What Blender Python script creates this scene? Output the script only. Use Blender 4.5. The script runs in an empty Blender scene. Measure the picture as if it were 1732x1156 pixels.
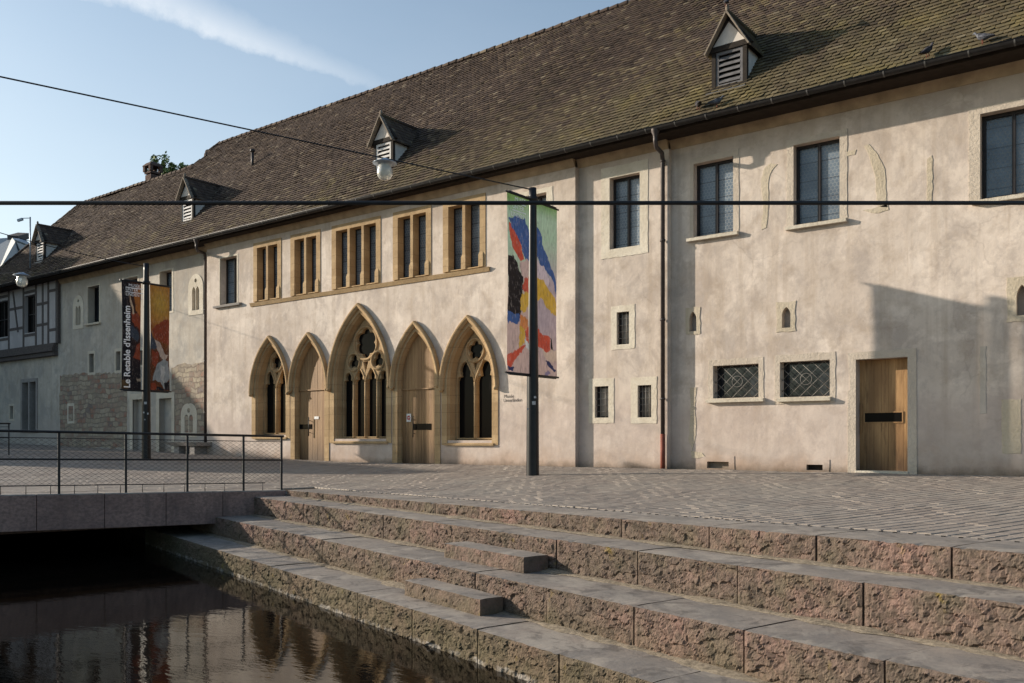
import bpy, math, random
import numpy as np
from mathutils import Vector, noise

random.seed(7); rng = np.random.default_rng(11)
R = math.radians
scene = bpy.context.scene
COL = scene.collection

# ------------------------------------------------------------------ camera
# World: X runs along the facade (right positive), Y goes into the wall, Z up.
YAW = R(37.5); SN, CS = math.sin(YAW), math.cos(YAW)
CY, CZ = -19.5, 0.68
FPX, PU, PV = 1500.0, 866.0, 746.0
cam_d = bpy.data.cameras.new('camera'); cam = bpy.data.objects.new('camera', cam_d); COL.objects.link(cam)
cam.location = (0, CY, CZ); cam.rotation_euler = (R(90), 0, YAW)
cam_d.sensor_width = 36; cam_d.lens = 36*FPX/1732; cam_d.shift_y = (PV-578)/1732
cam_d.clip_start = 0.05; cam_d.clip_end = 5000
scene.camera = cam

# ------------------------------------------------------------------ sun and sky
SUN_AZ, SUN_EL = R(21.6), R(17.0)
sun_travel = Vector((math.cos(SUN_AZ)*math.cos(SUN_EL), math.sin(SUN_AZ)*math.cos(SUN_EL), -math.sin(SUN_EL)))
ld = bpy.data.lights.new('sun', 'SUN'); lo = bpy.data.objects.new('sun', ld); COL.objects.link(lo)
ld.energy = 4.6; ld.angle = R(0.55); ld.color = (1.0, 0.89, 0.75)
lo.rotation_euler = sun_travel.to_track_quat('-Z', 'Y').to_euler(); lo.location = (-40, -40, 30)
scene.view_settings.view_transform = 'Standard'; scene.view_settings.look = 'None'
scene.view_settings.gamma = 1.0; scene.view_settings.exposure = 0.6
scene.cycles.max_bounces = 6; scene.cycles.diffuse_bounces = 3; scene.cycles.glossy_bounces = 3
scene.cycles.transparent_max_bounces = 6

def ray(u, v):
    a, b = (u-PU)/FPX, (PV-v)/FPX
    return Vector((-SN+a*CS, CS+a*SN, b))
def at_y(u, v, y=0.0):
    d = ray(u, v); k = (y-CY)/d.y
    return Vector((k*d.x, y, CZ+k*d.z))
def at_z(u, v, z):
    d = ray(u, v); k = (z-CZ)/d.z
    return Vector((k*d.x, CY+k*d.y, z))
def at_d(u, v, k):
    d = ray(u, v); return Vector((k*d.x, CY+k*d.y, CZ+k*d.z))
EY, EZ, SL = -0.45, 8.22, 1.129
def at_roof(u, v):
    d = ray(u, v); k = (EZ-CZ+SL*(CY-EY))/(d.z-SL*d.y)
    return Vector((k*d.x, CY+k*d.y, CZ+k*d.z))

world = bpy.data.worlds.new("World"); scene.world = world; world.use_nodes = True
wt = world.node_tree; wt.nodes.clear()
def wn(t, **k):
    n = wt.nodes.new(t)
    for a, b in k.items(): setattr(n, a, b)
    return n
def wmath(op, a, b=None, c=None, clamp=False):
    n = wn('ShaderNodeMath', operation=op, use_clamp=clamp)
    for i, x in enumerate((a, b, c)):
        if x is None: continue
        if hasattr(x, 'is_linked'): wt.links.new(x, n.inputs[i])
        else: n.inputs[i].default_value = x
    return n.outputs[0]
def wdot(sock, vec):
    n = wn('ShaderNodeVectorMath', operation='DOT_PRODUCT'); wt.links.new(sock, n.inputs[0]); n.inputs[1].default_value = vec
    return n.outputs['Value']
sky = wn('ShaderNodeTexSky', sky_type='NISHITA'); sky.sun_disc = False
sky.sun_elevation = SUN_EL; sky.sun_rotation = math.atan2(-math.cos(SUN_AZ), -math.sin(SUN_AZ))
sky.air_density = 1.0; sky.dust_density = 1.6; sky.ozone_density = 1.2
tc = wn('ShaderNodeTexCoord')
d0, d1 = ray(215, -10).normalized(), ray(650, 150).normalized()
nrm = d0.cross(d1).normalized(); tang = (d1-d0).normalized()
if nrm.z < 0: nrm = -nrm
L0 = d0.dot(tang); L1 = d1.dot(tang)
gen = tc.outputs['Generated']
nz = wn('ShaderNodeTexNoise'); nz.inputs['Scale'].default_value = 26; nz.inputs['Detail'].default_value = 7; nz.inputs['Roughness'].default_value = 0.62
mpw = wn('ShaderNodeMapping'); wt.links.new(gen, mpw.inputs[0]); wt.links.new(mpw.outputs[0], nz.inputs[0])
along = wmath('DIVIDE', wmath('SUBTRACT', wdot(gen, tang), L0), L1-L0)            # 0 .. 1 along the contrail
wob = wmath('MULTIPLY', wmath('SUBTRACT', nz.outputs[0], 0.5), 0.022)
dist = wmath('ADD', wdot(gen, nrm), wob)
half = wmath('MULTIPLY_ADD', along, -0.016, 0.026)
half = wmath('MAXIMUM', half, 0.006)
# crisp lower edge, feathered upper edge
lower = wmath('SMOOTH_MIN', 1.0, wmath('MULTIPLY_ADD', wmath('DIVIDE', dist, half), 2.2, 1.4), 0.25)
upper = wmath('MULTIPLY_ADD', wmath('DIVIDE', dist, half), -0.85, 1.0)
band = wmath('MULTIPLY', wmath('MAXIMUM', lower, 0.0), wmath('MAXIMUM', upper, 0.0), clamp=True)
fade = wmath('MULTIPLY_ADD', along, -0.95, 1.12, clamp=True)
fade2 = wmath('GREATER_THAN', wdot(gen, ray(400, 60).normalized()), 0.8)
msk = wmath('MULTIPLY', wmath('MULTIPLY', band, fade), wmath('MULTIPLY', wmath('MULTIPLY_ADD', nz.outputs[0], 1.1, 0.1), fade2), clamp=True)
msk = wmath('MULTIPLY', msk, 0.95, clamp=True)
# thin high cirrus veil over the whole sky
nz2 = wn('ShaderNodeTexNoise'); nz2.inputs['Scale'].default_value = 3.2; nz2.inputs['Detail'].default_value = 6
mp2 = wn('ShaderNodeMapping'); mp2.inputs['Scale'].default_value = (1, 1, 3.5); wt.links.new(gen, mp2.inputs[0]); wt.links.new(mp2.outputs[0], nz2.inputs[0])
hz_ = wmath('POWER', wmath('SUBTRACT', 1.0, wmath('MAXIMUM', wdot(gen, Vector((0, 0, 1))), 0.0), clamp=True), 2.5)
lft = wmath('MULTIPLY_ADD', wdot(gen, Vector((-0.97, 0.22, 0)).normalized()), 0.8, 0.0, clamp=True)
veil = wmath('ADD', wmath('MULTIPLY', wmath('SUBTRACT', nz2.outputs[0], 0.35, clamp=True), 0.13), wmath('MULTIPLY', wmath('MULTIPLY', hz_, lft), 0.85))
tot = wmath('ADD', veil, wmath('MULTIPLY', msk, wmath('SUBTRACT', 1.0, veil)), clamp=True)
mixw = wn('ShaderNodeMix', data_type='RGBA'); wt.links.new(tot, mixw.inputs[0]); tint = wn('ShaderNodeMix', data_type='RGBA', blend_type='MULTIPLY'); tint.inputs[0].default_value = 1.0
wt.links.new(sky.outputs[0], tint.inputs[6]); tint.inputs[7].default_value = (0.935, 1.03, 1.035, 1); wt.links.new(tint.outputs[2], mixw.inputs[6]); mixw.inputs[7].default_value = (5.6, 5.9, 6.2, 1)
bg = wn('ShaderNodeBackground'); bg.inputs[1].default_value = 0.112
wt.links.new(mixw.outputs[2], bg.inputs[0])
wo = wn('ShaderNodeOutputWorld'); wt.links.new(bg.outputs[0], wo.inputs[0])

# ------------------------------------------------------------------ material helpers
class Mt:
    def __init__(s, name, rough=0.8, spec=0.3):
        s.m = bpy.data.materials.new(name); s.m.use_nodes = True; s.t = s.m.node_tree
        s.b = s.t.nodes['Principled BSDF']; s.b.inputs['Roughness'].default_value = rough
        s.b.inputs['Specular IOR Level'].default_value = spec
        s.geo = None
    def n(s, t, ins=None, **k):
        nd = s.t.nodes.new(t)
        for a, b in k.items(): setattr(nd, a, b)
        for i, x in (ins or {}).items():
            s.put(nd.inputs[i], x)
        return nd
    def put(s, inp, x):
        if hasattr(x, 'is_linked') and hasattr(x, 'links'): s.t.links.new(x, inp)
        elif isinstance(x, (tuple, list)) and len(x) == 3 and inp.type == 'RGBA': inp.default_value = (*x, 1)
        else: inp.default_value = x
    def pos(s):
        if s.geo is None: s.geo = s.n('ShaderNodeNewGeometry')
        return s.geo.outputs['Position']
    def island(s):
        s.pos(); return s.geo.outputs['Random Per Island']
    def map(s, scale=(1, 1, 1), rot=(0, 0, 0), loc=(0, 0, 0), vec=None):
        return s.n('ShaderNodeMapping', {0: vec or s.pos(), 1: loc, 2: rot, 3: scale}).outputs[0]
    def noise(s, scale, detail=6, rough=0.55, vec=None, dist=0.0):
        return s.n('ShaderNodeTexNoise', {'Vector': vec or s.pos(), 'Scale': scale, 'Detail': detail, 'Roughness': rough, 'Distortion': dist}).outputs[0]
    def vor(s, scale, vec=None, feature='F1', out=0, rand=1.0):
        return s.n('ShaderNodeTexVoronoi', {'Vector': vec or s.pos(), 'Scale': scale, 'Randomness': rand}, feature=feature).outputs[out]
    def ramp(s, fac, *stops, interp='LINEAR'):
        nd = s.n('ShaderNodeValToRGB', {0: fac}); cr = nd.color_ramp; cr.interpolation = interp
        while len(cr.elements) < len(stops): cr.elements.new(0.5)
        for e, (p, c) in zip(cr.elements, stops):
            e.position = p; e.color = (c, c, c, 1) if not isinstance(c, (tuple, list)) else (*c, 1)
        return nd.outputs[0]
    def mix(s, fac, a, b, mode='MIX'):
        nd = s.n('ShaderNodeMix', data_type='RGBA', blend_type=mode)
        s.put(nd.inputs[0], fac); s.put(nd.inputs[6], a); s.put(nd.inputs[7], b); return nd.outputs[2]
    def math(s, op, a, b=0.0, c=0.0, clamp=False):
        return s.n('ShaderNodeMath', {0: a, 1: b, 2: c}, operation=op, use_clamp=clamp).outputs[0]
    def sep(s, vec=None):
        return s.n('ShaderNodeSeparateXYZ', {0: vec or s.pos()}).outputs
    def bump(s, h, strength=0.5, dist=0.02, normal=None):
        ins = {'Height': h, 'Strength': strength, 'Distance': dist}
        if normal is not None: ins['Normal'] = normal
        return s.n('ShaderNodeBump', ins).outputs[0]
    def col(s, c): s.put(s.b.inputs['Base Color'], c); return s
    def nrm(s, c): s.put(s.b.inputs['Normal'], c); return s
    def set(s, k, v): s.put(s.b.inputs[k], v); return s

MAT = {}
def simple(name, c, rough=0.6, spec=0.3, metal=0.0, var=0.25, scale=8, bump=0.0):
    m = Mt(name, rough, spec); m.set('Metallic', metal)
    n = m.noise(scale, 6)
    d = tuple(x*(1-var) for x in c); e = tuple(min(1, x*(1+var)) for x in c)
    m.col(m.ramp(n, (0.3, d), (0.7, e)))
    if bump: m.nrm(m.bump(m.noise(scale*6, 4), bump, 0.01))
    MAT[name] = m.m; return m.m

def plaster(name, lo, hi, stain, low, lowz, grey):
    m = Mt(name, 0.92, 0.15)
    n1 = m.noise(0.38, 9, 0.62, dist=0.15); n2 = m.noise(2.0, 8, 0.66, dist=0.15)
    base = m.ramp(n1, (0.36, lo), (0.62, hi))
    v3 = m.map(scale=(1.0, 1.0, 0.8), loc=(7, 3, 5)); n3 = m.noise(1.15, 10, 0.68, vec=v3, dist=0.3)
    base = m.mix(m.math('MULTIPLY', m.ramp(n3, (0.48, 0.0), (0.60, 1.0)), 0.66), base, grey)
    fn = m.noise(5.5, 8, 0.72); base = m.mix(m.math('MULTIPLY', m.ramp(fn, (0.54, 0.0), (0.66, 1.0)), 0.40), base, grey)
    n4 = m.noise(1.5, 8, 0.64, vec=m.map(loc=(1, 8, 2)), dist=0.2)
    base = m.mix(m.math('MULTIPLY', m.ramp(n4, (0.55, 0.0), (0.66, 1.0)), 0.5), base, tuple(min(1, x*1.18) for x in hi))
    base = m.mix(m.math('MULTIPLY', m.ramp(n2, (0.50, 0.0), (0.68, 1.0)), 0.5), base, stain)
    st = m.noise(1.0, 6, 0.65, vec=m.map(scale=(3.6, 3.6, 0.20)))
    base = m.mix(m.math('MULTIPLY', m.ramp(st, (0.50, 0.0), (0.66, 1.0)), 0.42), base, stain)
    ztop = m.math('ADD', m.sep()[2], m.math('MULTIPLY', m.math('SUBTRACT', m.noise(1.0, 6, 0.65, vec=m.map(scale=(1.8, 1.8, 0.4))), 0.5), 2.4))
    base = m.mix(m.math('MULTIPLY', m.n('ShaderNodeMapRange', {0: ztop, 1: 6.7, 2: 7.9, 3: 0.0, 4: 1.0}).outputs[0], 0.45), base, stain)
    z = m.sep()[2]; nz_ = m.noise(1.4, 5)
    zz = m.math('ADD', z, m.math('MULTIPLY', m.math('SUBTRACT', nz_, 0.5), 1.2))
    f = m.math('MULTIPLY', m.n('ShaderNodeMapRange', {0: zz, 1: lowz, 2: lowz-0.5, 3: 0.0, 4: 1.0}).outputs[0], 0.5)
    base = m.mix(f, base, low)
    f2 = m.math('MULTIPLY', m.n('ShaderNodeMapRange', {0: zz, 1: 0.45, 2: -0.1, 3: 0.0, 4: 1.0}).outputs[0], 0.6)
    base = m.mix(f2, base, (0.36, 0.235, 0.155))
    f3 = m.math('MULTIPLY', m.n('ShaderNodeMapRange', {0: m.math('ADD', z, m.math('MULTIPLY', m.math('SUBTRACT', m.noise(2.6, 6, 0.7), 0.5), 0.5)), 1: 0.16, 2: -0.04, 3: 0.0, 4: 1.0}).outputs[0], 0.75)
    base = m.mix(f3, base, (0.15, 0.115, 0.085))
    sp = m.noise(14, 4, 0.7)
    base = m.mix(m.math('MULTIPLY', m.ramp(sp, (0.60, 0.0), (0.75, 1.0)), 0.15), base, stain)
    # hairline cracks
    ck = m.vor(0.55, m.n('ShaderNodeVectorMath', {0: m.pos(), 1: m.n('ShaderNodeVectorMath', {0: m.n('ShaderNodeTexNoise', {'Vector': m.pos(), 'Scale': 2.5, 'Detail': 6.0}).outputs[1], 3: 0.5}, operation='SCALE').outputs[0]}, operation='ADD').outputs[0], 'DISTANCE_TO_EDGE', 0)
    cm = m.math('MULTIPLY', m.ramp(ck, (0.004, 1.0), (0.012, 0.0)), m.ramp(m.noise(0.5, 3, vec=m.map(loc=(3, 9, 4))), (0.52, 0.0), (0.6, 1.0)))
    base = m.mix(m.math('MULTIPLY', cm, 0.16), base, (0.2, 0.16, 0.13))
    m.col(base)
    b1 = m.bump(m.noise(1.1, 4, 0.55), 0.35, 0.10)
    b2 = m.bump(m.noise(7, 7, 0.66), 0.30, 0.018, b1)
    m.nrm(m.bump(m.noise(60, 4, 0.6), 0.25, 0.006, b2))
    MAT[name] = m.m
plaster('lime_plaster', (0.515, 0.435, 0.37), (0.665, 0.578, 0.50), (0.38, 0.30, 0.23), (0.45, 0.365, 0.325), 1.9, (0.385, 0.325, 0.285))
plaster('grey_plaster', (0.42, 0.375, 0.32), (0.53, 0.48, 0.41), (0.34, 0.285, 0.23), (0.42, 0.37, 0.335), 1.9, (0.33, 0.31, 0.285))
plaster('infill_plaster', (0.40, 0.375, 0.37), (0.47, 0.44, 0.43), (0.36, 0.33, 0.33), (0.40, 0.37, 0.36), -9, (0.38, 0.36, 0.36))

def stone(name, a, b, c, joint=True, bs=0.35):
    m = Mt(name, 0.88, 0.15)
    n1 = m.noise(1.6, 8, 0.6, dist=0.5); n2 = m.noise(16, 6, 0.65)
    base = m.ramp(n1, (0.3, a), (0.7, b))
    base = m.mix(m.math('MULTIPLY', m.ramp(n2, (0.5, 0), (0.75, 1)), 0.4), base, c)
    if joint:
        x, y, z = m.sep()[:3]
        wv = m.math('ADD', m.math('MULTIPLY', z, 2.1), m.math('MULTIPLY', m.noise(0.5, 1), 0.5))
        fr = m.math('ABSOLUTE', m.math('SUBTRACT', m.math('FRACT', wv), 0.5))
        jl = m.math('LESS_THAN', fr, 0.016)
        blk = m.n('ShaderNodeTexWhiteNoise', {'W': m.math('FLOOR', wv)}, noise_dimensions='1D').outputs[0]
        base = m.mix(m.math('MULTIPLY', blk, 0.50), base, c)
        soot = m.noise(0.9, 8, 0.7, vec=m.map(loc=(6, 2, 1))); base = m.mix(m.math('MULTIPLY', m.ramp(soot, (0.50, 0), (0.68, 1)), 0.5), base, tuple(x*0.62 for x in c))
        base = m.mix(m.math('MULTIPLY', jl, 0.55), base, (0.2, 0.13, 0.07))
    m.col(base)
    m.nrm(m.bump(n2, bs, 0.015, m.bump(m.noise(4, 4), 0.3, 0.03)))
    MAT[name] = m.m
stone('golden_sandstone', (0.40, 0.272, 0.145), (0.53, 0.385, 0.225), (0.29, 0.19, 0.10))
stone('pale_stone', (0.52, 0.455, 0.36), (0.66, 0.60, 0.50), (0.38, 0.31, 0.22), False, 0.5)
stone('worn_relief', (0.44, 0.375, 0.28), (0.54, 0.465, 0.36), (0.36, 0.295, 0.20), False, 0.8)
stone('worn_frame', (0.45, 0.385, 0.315), (0.56, 0.485, 0.40), (0.34, 0.275, 0.20), False, 0.9)
stone('grey_stone', (0.24, 0.22, 0.20), (0.34, 0.31, 0.29), (0.16, 0.15, 0.14), False, 0.5)

def rubble():
    m = Mt('rubble_masonry', 0.93, 0.1)
    x, y, z = m.sep()[:3]
    nzv = m.n('ShaderNodeTexNoise', {'Vector': m.pos(), 'Scale': 1.7, 'Detail': 4.0}).outputs[1]
    v = m.n('ShaderNodeCombineXYZ', {0: x, 1: z, 2: 0.0}).outputs[0]
    v = m.n('ShaderNodeVectorMath', {0: v, 1: m.n('ShaderNodeVectorMath', {0: nzv, 3: 0.40}, operation='SCALE').outputs[0]}, operation='ADD').outputs[0]
    bk_ = m.n('ShaderNodeTexBrick', {'Vector': v, 'Color1': (0, 0, 0, 1), 'Color2': (1, 1, 1, 1), 'Mortar': (0.5, 0.5, 0.5, 1), 'Scale': 1.0, 'Mortar Size': 0.022, 'Mortar Smooth': 0.4, 'Bias': 0.0, 'Brick Width': 0.42, 'Row Height': 0.21}, offset=0.43, squash=0.75, squash_frequency=3)
    h = m.sep(bk_.outputs[0])[0]; jf = bk_.outputs[1]
    tone = m.math('ADD', m.math('MULTIPLY', h, 0.55), m.math('MULTIPLY', m.noise(0.8, 6, 0.7), 0.85))
    base = m.ramp(tone, (0.30, (0.22, 0.185, 0.155)), (0.5, (0.36, 0.30, 0.22)), (0.65, (0.43, 0.365, 0.275)), (0.85, (0.30, 0.22, 0.17)), (0.98, (0.33, 0.165, 0.115)), (1.0, (0.20, 0.165, 0.15)))
    base = m.mix(m.math('MULTIPLY', m.ramp(m.noise(4, 8, 0.72), (0.45, 0), (0.62, 1)), 0.75), base, (0.30, 0.255, 0.215))
    base = m.mix(m.math('MULTIPLY', jf, 0.5), base, (0.16, 0.13, 0.11))
    m.col(base)
    hh = m.math('ADD', m.math('SUBTRACT', 1.0, jf), m.math('MULTIPLY', m.noise(10, 6), 0.9))
    m.nrm(m.bump(hh, 0.8, 0.03)); MAT['rubble_masonry'] = m.m
rubble()

def wood(name, a, b, c, grain=1.0, w=0.12, bleach=None):
    m = Mt(name, 0.6, 0.25)
    x, y, z = m.sep()[:3]
    g = m.noise(1.0, 8, 0.65, vec=m.map(scale=(38*grain, 38*grain, 1.1)), dist=0.3)
    pl = m.n('ShaderNodeTexWhiteNoise', {'W': m.math('FLOOR', m.math('DIVIDE', x, w))}, noise_dimensions='1D').outputs[0]
    base = m.ramp(g, (0.25, a), (0.75, b))
    base = m.mix(m.math('MULTIPLY', pl, 0.5), base, c)
    big = m.noise(1.0, 4, 0.5, vec=m.map(scale=(3, 3, 0.7)))
    base = m.mix(m.math('MULTIPLY', m.ramp(big, (0.42, 0), (0.62, 1)), 0.7), base, c)
    dk = m.noise(1.0, 7, 0.7, vec=m.map(scale=(12, 12, 1.6), loc=(4, 4, 4))); base = m.mix(m.math('MULTIPLY', m.ramp(dk, (0.52, 0), (0.70, 1)), 0.6), base, tuple(x*0.45 for x in c))
    wet = m.math('MULTIPLY', m.n('ShaderNodeMapRange', {0: m.math('ADD', z, m.math('MULTIPLY', g, 0.5)), 1: 1.15, 2: 0.2, 3: 0.0, 4: 1.0}).outputs[0], 0.8)
    base = m.mix(wet, base, (0.035, 0.022, 0.016))
    m.col(base); m.nrm(m.bump(g, 0.25, 0.004)); MAT[name] = m.m
wood('weathered_oak', (0.22, 0.122, 0.055), (0.50, 0.315, 0.155), (0.24, 0.14, 0.068))
wood('varnished_oak', (0.36, 0.205, 0.09), (0.62, 0.39, 0.185), (0.23, 0.125, 0.055), w=0.2)

def tile_mat():
    m = Mt('clay_tiles', 0.9, 0.12)
    r = m.island()
    base = m.ramp(r, (0.0, (0.054, 0.039, 0.032)), (0.25, (0.080, 0.058, 0.047)), (0.5, (0.102, 0.073, 0.057)), (0.75, (0.066, 0.049, 0.043)), (0.95, (0.145, 0.105, 0.076)), (1.0, (0.215, 0.175, 0.13)))
    x, y, z = m.sep()[:3]
    n = m.noise(0.55, 8, 0.7, dist=0.8)
    # lichen: stronger towards the eaves and towards the right-hand end, in drifting patches
    ge = m.n('ShaderNodeMapRange', {0: z, 1: 11.5, 2: 8.2, 3: -0.04, 4: 0.30}).outputs[0]
    gx = m.n('ShaderNodeMapRange', {0: x, 1: -26.0, 2: -6.0, 3: -0.06, 4: 0.30}).outputs[0]
    l = m.math('ADD', m.math('ADD', n, ge), m.math('ADD', gx, m.math('MULTIPLY', m.math('SUBTRACT', r, 0.5), 0.25)))
    lf = m.ramp(l, (0.62, 0.0), (1.0, 0.52))
    lc = m.ramp(m.noise(1.1, 5), (0.35, (0.105, 0.090, 0.045)), (0.52, (0.150, 0.128, 0.058)), (0.68, (0.21, 0.175, 0.055)))
    base = m.mix(lf, base, lc)
    sp = m.noise(22, 4, 0.7)
    base = m.mix(m.math('MULTIPLY', m.ramp(sp, (0.62, 0), (0.74, 1)), 0.4), base, (0.22, 0.195, 0.14))
    base = m.mix(m.math('MULTIPLY', m.ramp(sp, (0.36, 1), (0.28, 0)), 0.0), base, (0.02, 0.02, 0.02))
    m.col(base); m.nrm(m.bump(m.noise(45, 4), 0.4, 0.006)); MAT['clay_tiles'] = m.m
tile_mat()

def paver_mat():
    m = Mt('porphyry_pavers', 0.72, 0.3)
    r = m.island(); n = m.noise(0.5, 6); n2 = m.noise(30, 5, 0.7)
    base = m.ramp(r, (0.0, (0.225, 0.187, 0.160)), (0.4, (0.262, 0.219, 0.186)), (0.85, (0.295, 0.248, 0.21)), (1.0, (0.335, 0.285, 0.24)))
    base = m.mix(m.math('MULTIPLY', m.ramp(n, (0.42, 0), (0.62, 1)), 0.55), base, (0.30, 0.265, 0.225))
    base = m.mix(m.math('MULTIPLY', m.ramp(m.noise(1.3, 7, 0.7, vec=m.map(loc=(5, 1, 0))), (0.54, 0), (0.68, 1)), 0.35), base, (0.165, 0.138, 0.118))
    base = m.mix(m.math('MULTIPLY', m.ramp(n2, (0.55, 0), (0.75, 1)), 0.5), base, (0.12, 0.098, 0.088))
    m.col(base); m.nrm(m.bump(m.noise(24, 5), 0.5, 0.012)); MAT['porphyry_pavers'] = m.m
    j = Mt('sand_joint', 0.95, 0.05); j.col(j.ramp(j.noise(20, 4), (0.3, (0.045, 0.036, 0.03)), (0.7, (0.09, 0.072, 0.058)))); MAT['sand_joint'] = j.m
paver_mat()

def step_mats():
    m = Mt('hewn_red_sandstone', 0.93, 0.1)
    n1 = m.noise(0.9, 7, 0.6); n2 = m.noise(7, 7, 0.65); n3 = m.noise(2.3, 6, 0.6, vec=m.map(loc=(4, 9, 2)))
    base = m.ramp(n1, (0.32, (0.125, 0.098, 0.080)), (0.5, (0.175, 0.126, 0.103)), (0.66, (0.235, 0.150, 0.126)))
    base = m.mix(m.math('MULTIPLY', m.ramp(n2, (0.44, 0), (0.60, 1)), 0.6), base, (0.105, 0.086, 0.066))
    base = m.mix(m.math('MULTIPLY', m.ramp(n3, (0.50, 0), (0.66, 1)), 0.6), base, (0.125, 0.108, 0.074))
    n5 = m.noise(16, 6, 0.7); base = m.mix(m.math('MULTIPLY', m.ramp(n5, (0.52, 0), (0.64, 1)), 0.55), base, (0.062, 0.051, 0.041))
    base = m.mix(m.math('MULTIPLY', m.ramp(n5, (0.30, 1), (0.42, 0)), 0.35), base, (0.24, 0.175, 0.125))
    z = m.sep()[2]
    wet = m.math('ADD', z, m.math('MULTIPLY', m.math('SUBTRACT', n2, 0.5), 0.5))
    gz = m.math('MULTIPLY', m.n('ShaderNodeMapRange', {0: wet, 1: -0.95, 2: -1.35, 3: 0.0, 4: 1.0}).outputs[0], 0.55)
    base = m.mix(gz, base, (0.115, 0.10, 0.055))
    ysp = m.noise(3.4, 4, 0.6, vec=m.map(loc=(11, 2, 1)))
    base = m.mix(m.math('MULTIPLY', m.ramp(ysp, (0.66, 0), (0.74, 1)), 0.55), base, (0.24, 0.175, 0.035))
    lime = m.math('MULTIPLY', m.n('ShaderNodeMapRange', {0: m.math('ADD', z, m.math('MULTIPLY', m.math('SUBTRACT', m.noise(11, 4), 0.5), 0.09)), 1: -1.475, 2: -1.495, 3: 0.0, 4: 1.0}).outputs[0], m.math('MULTIPLY', m.ramp(m.noise(5, 5, 0.7), (0.45, 0), (0.6, 1)), 0.55))
    base = m.mix(lime, base, (0.42, 0.39, 0.36))
    m.col(base)
    m.nrm(m.bump(m.noise(48, 6, 0.7), 0.8, 0.012, m.bump(m.noise(17, 8, 0.74, vec=m.map(scale=(1.25, 1.25, 0.7), rot=(0.3, 0.2, 0)), dist=0.3), 0.6, 0.03)))
    MAT['hewn_red_sandstone'] = m.m
    t = Mt('worn_step_top', 0.62, 0.35)
    n1 = t.noise(1.1, 7, 0.6); n2 = t.noise(9, 7, 0.7)
    b = t.ramp(n1, (0.3, (0.185, 0.168, 0.152)), (0.5, (0.245, 0.212, 0.184)), (0.7, (0.31, 0.26, 0.218)))
    b = t.mix(t.math('MULTIPLY', t.ramp(n2, (0.45, 0), (0.7, 1)), 0.5), b, (0.135, 0.124, 0.114))
    b = t.mix(t.math('MULTIPLY', t.ramp(t.noise(1.7, 7, 0.7, vec=t.map(loc=(3, 3, 3)), dist=1.0), (0.50, 0), (0.60, 1)), 0.7), b, (0.36, 0.315, 0.265))
    b = t.mix(t.math('MULTIPLY', t.ramp(t.noise(2.6, 7, 0.72, vec=t.map(loc=(8, 1, 3)), dist=1.2), (0.53, 0), (0.61, 1)), 0.7), b, (0.115, 0.10, 0.088))
    b = t.mix(t.math('MULTIPLY', t.ramp(t.noise(40, 3, 0.7), (0.62, 0), (0.70, 1)), 0.5), b, (0.07, 0.06, 0.05))
    t.col(b); t.nrm(t.bump(t.noise(14, 6, 0.65), 0.35, 0.012)); t.set('Roughness', t.ramp(n2, (0.3, 0.45), (0.7, 0.8)))
    MAT['worn_step_top'] = t.m
    s = Mt('sawn_red_sandstone', 0.85, 0.15)
    n1 = s.noise(1.2, 7); n2 = s.noise(1.0, 6, 0.7, vec=s.map(scale=(14, 14, 22)))
    b = s.ramp(n1, (0.3, (0.20, 0.130, 0.115)), (0.7, (0.36, 0.24, 0.205)))
    b = s.mix(s.math('MULTIPLY', s.ramp(n2, (0.4, 0), (0.62, 1)), 0.65), b, (0.115, 0.083, 0.075)); b = s.mix(s.math('MULTIPLY', s.ramp(s.noise(1.0, 5, 0.6, vec=s.map(scale=(4, 4, 0.5))), (0.52, 0), (0.66, 1)), 0.5), b, (0.09, 0.072, 0.064))
    s.col(b); s.nrm(s.bump(n2, 0.5, 0.012)); MAT['sawn_red_sandstone'] = s.m
step_mats()

def water_mat():
    m = Mt('canal_water', 0.02, 0.5); m.set('IOR', 1.33)
    m.col((0.007, 0.005, 0.0035))
    mp = m.map(scale=(1.0, 1.0, 1.0), rot=(0, 0, R(40)))
    n1 = m.noise(1.0, 3, 0.5, vec=m.map(scale=(3.5, 9.0, 1.0), rot=(0, 0, -R(37.5))))
    n2 = m.noise(1.0, 3, 0.5, vec=m.map(scale=(11, 24, 1.0), rot=(0, 0, -R(30))))
    h = m.math('ADD', m.math('MULTIPLY', n1, 1.0), m.math('MULTIPLY', n2, 0.35))
    m.nrm(m.bump(h, 0.028, 0.05)); MAT['canal_water'] = m.m
water_mat()

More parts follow.
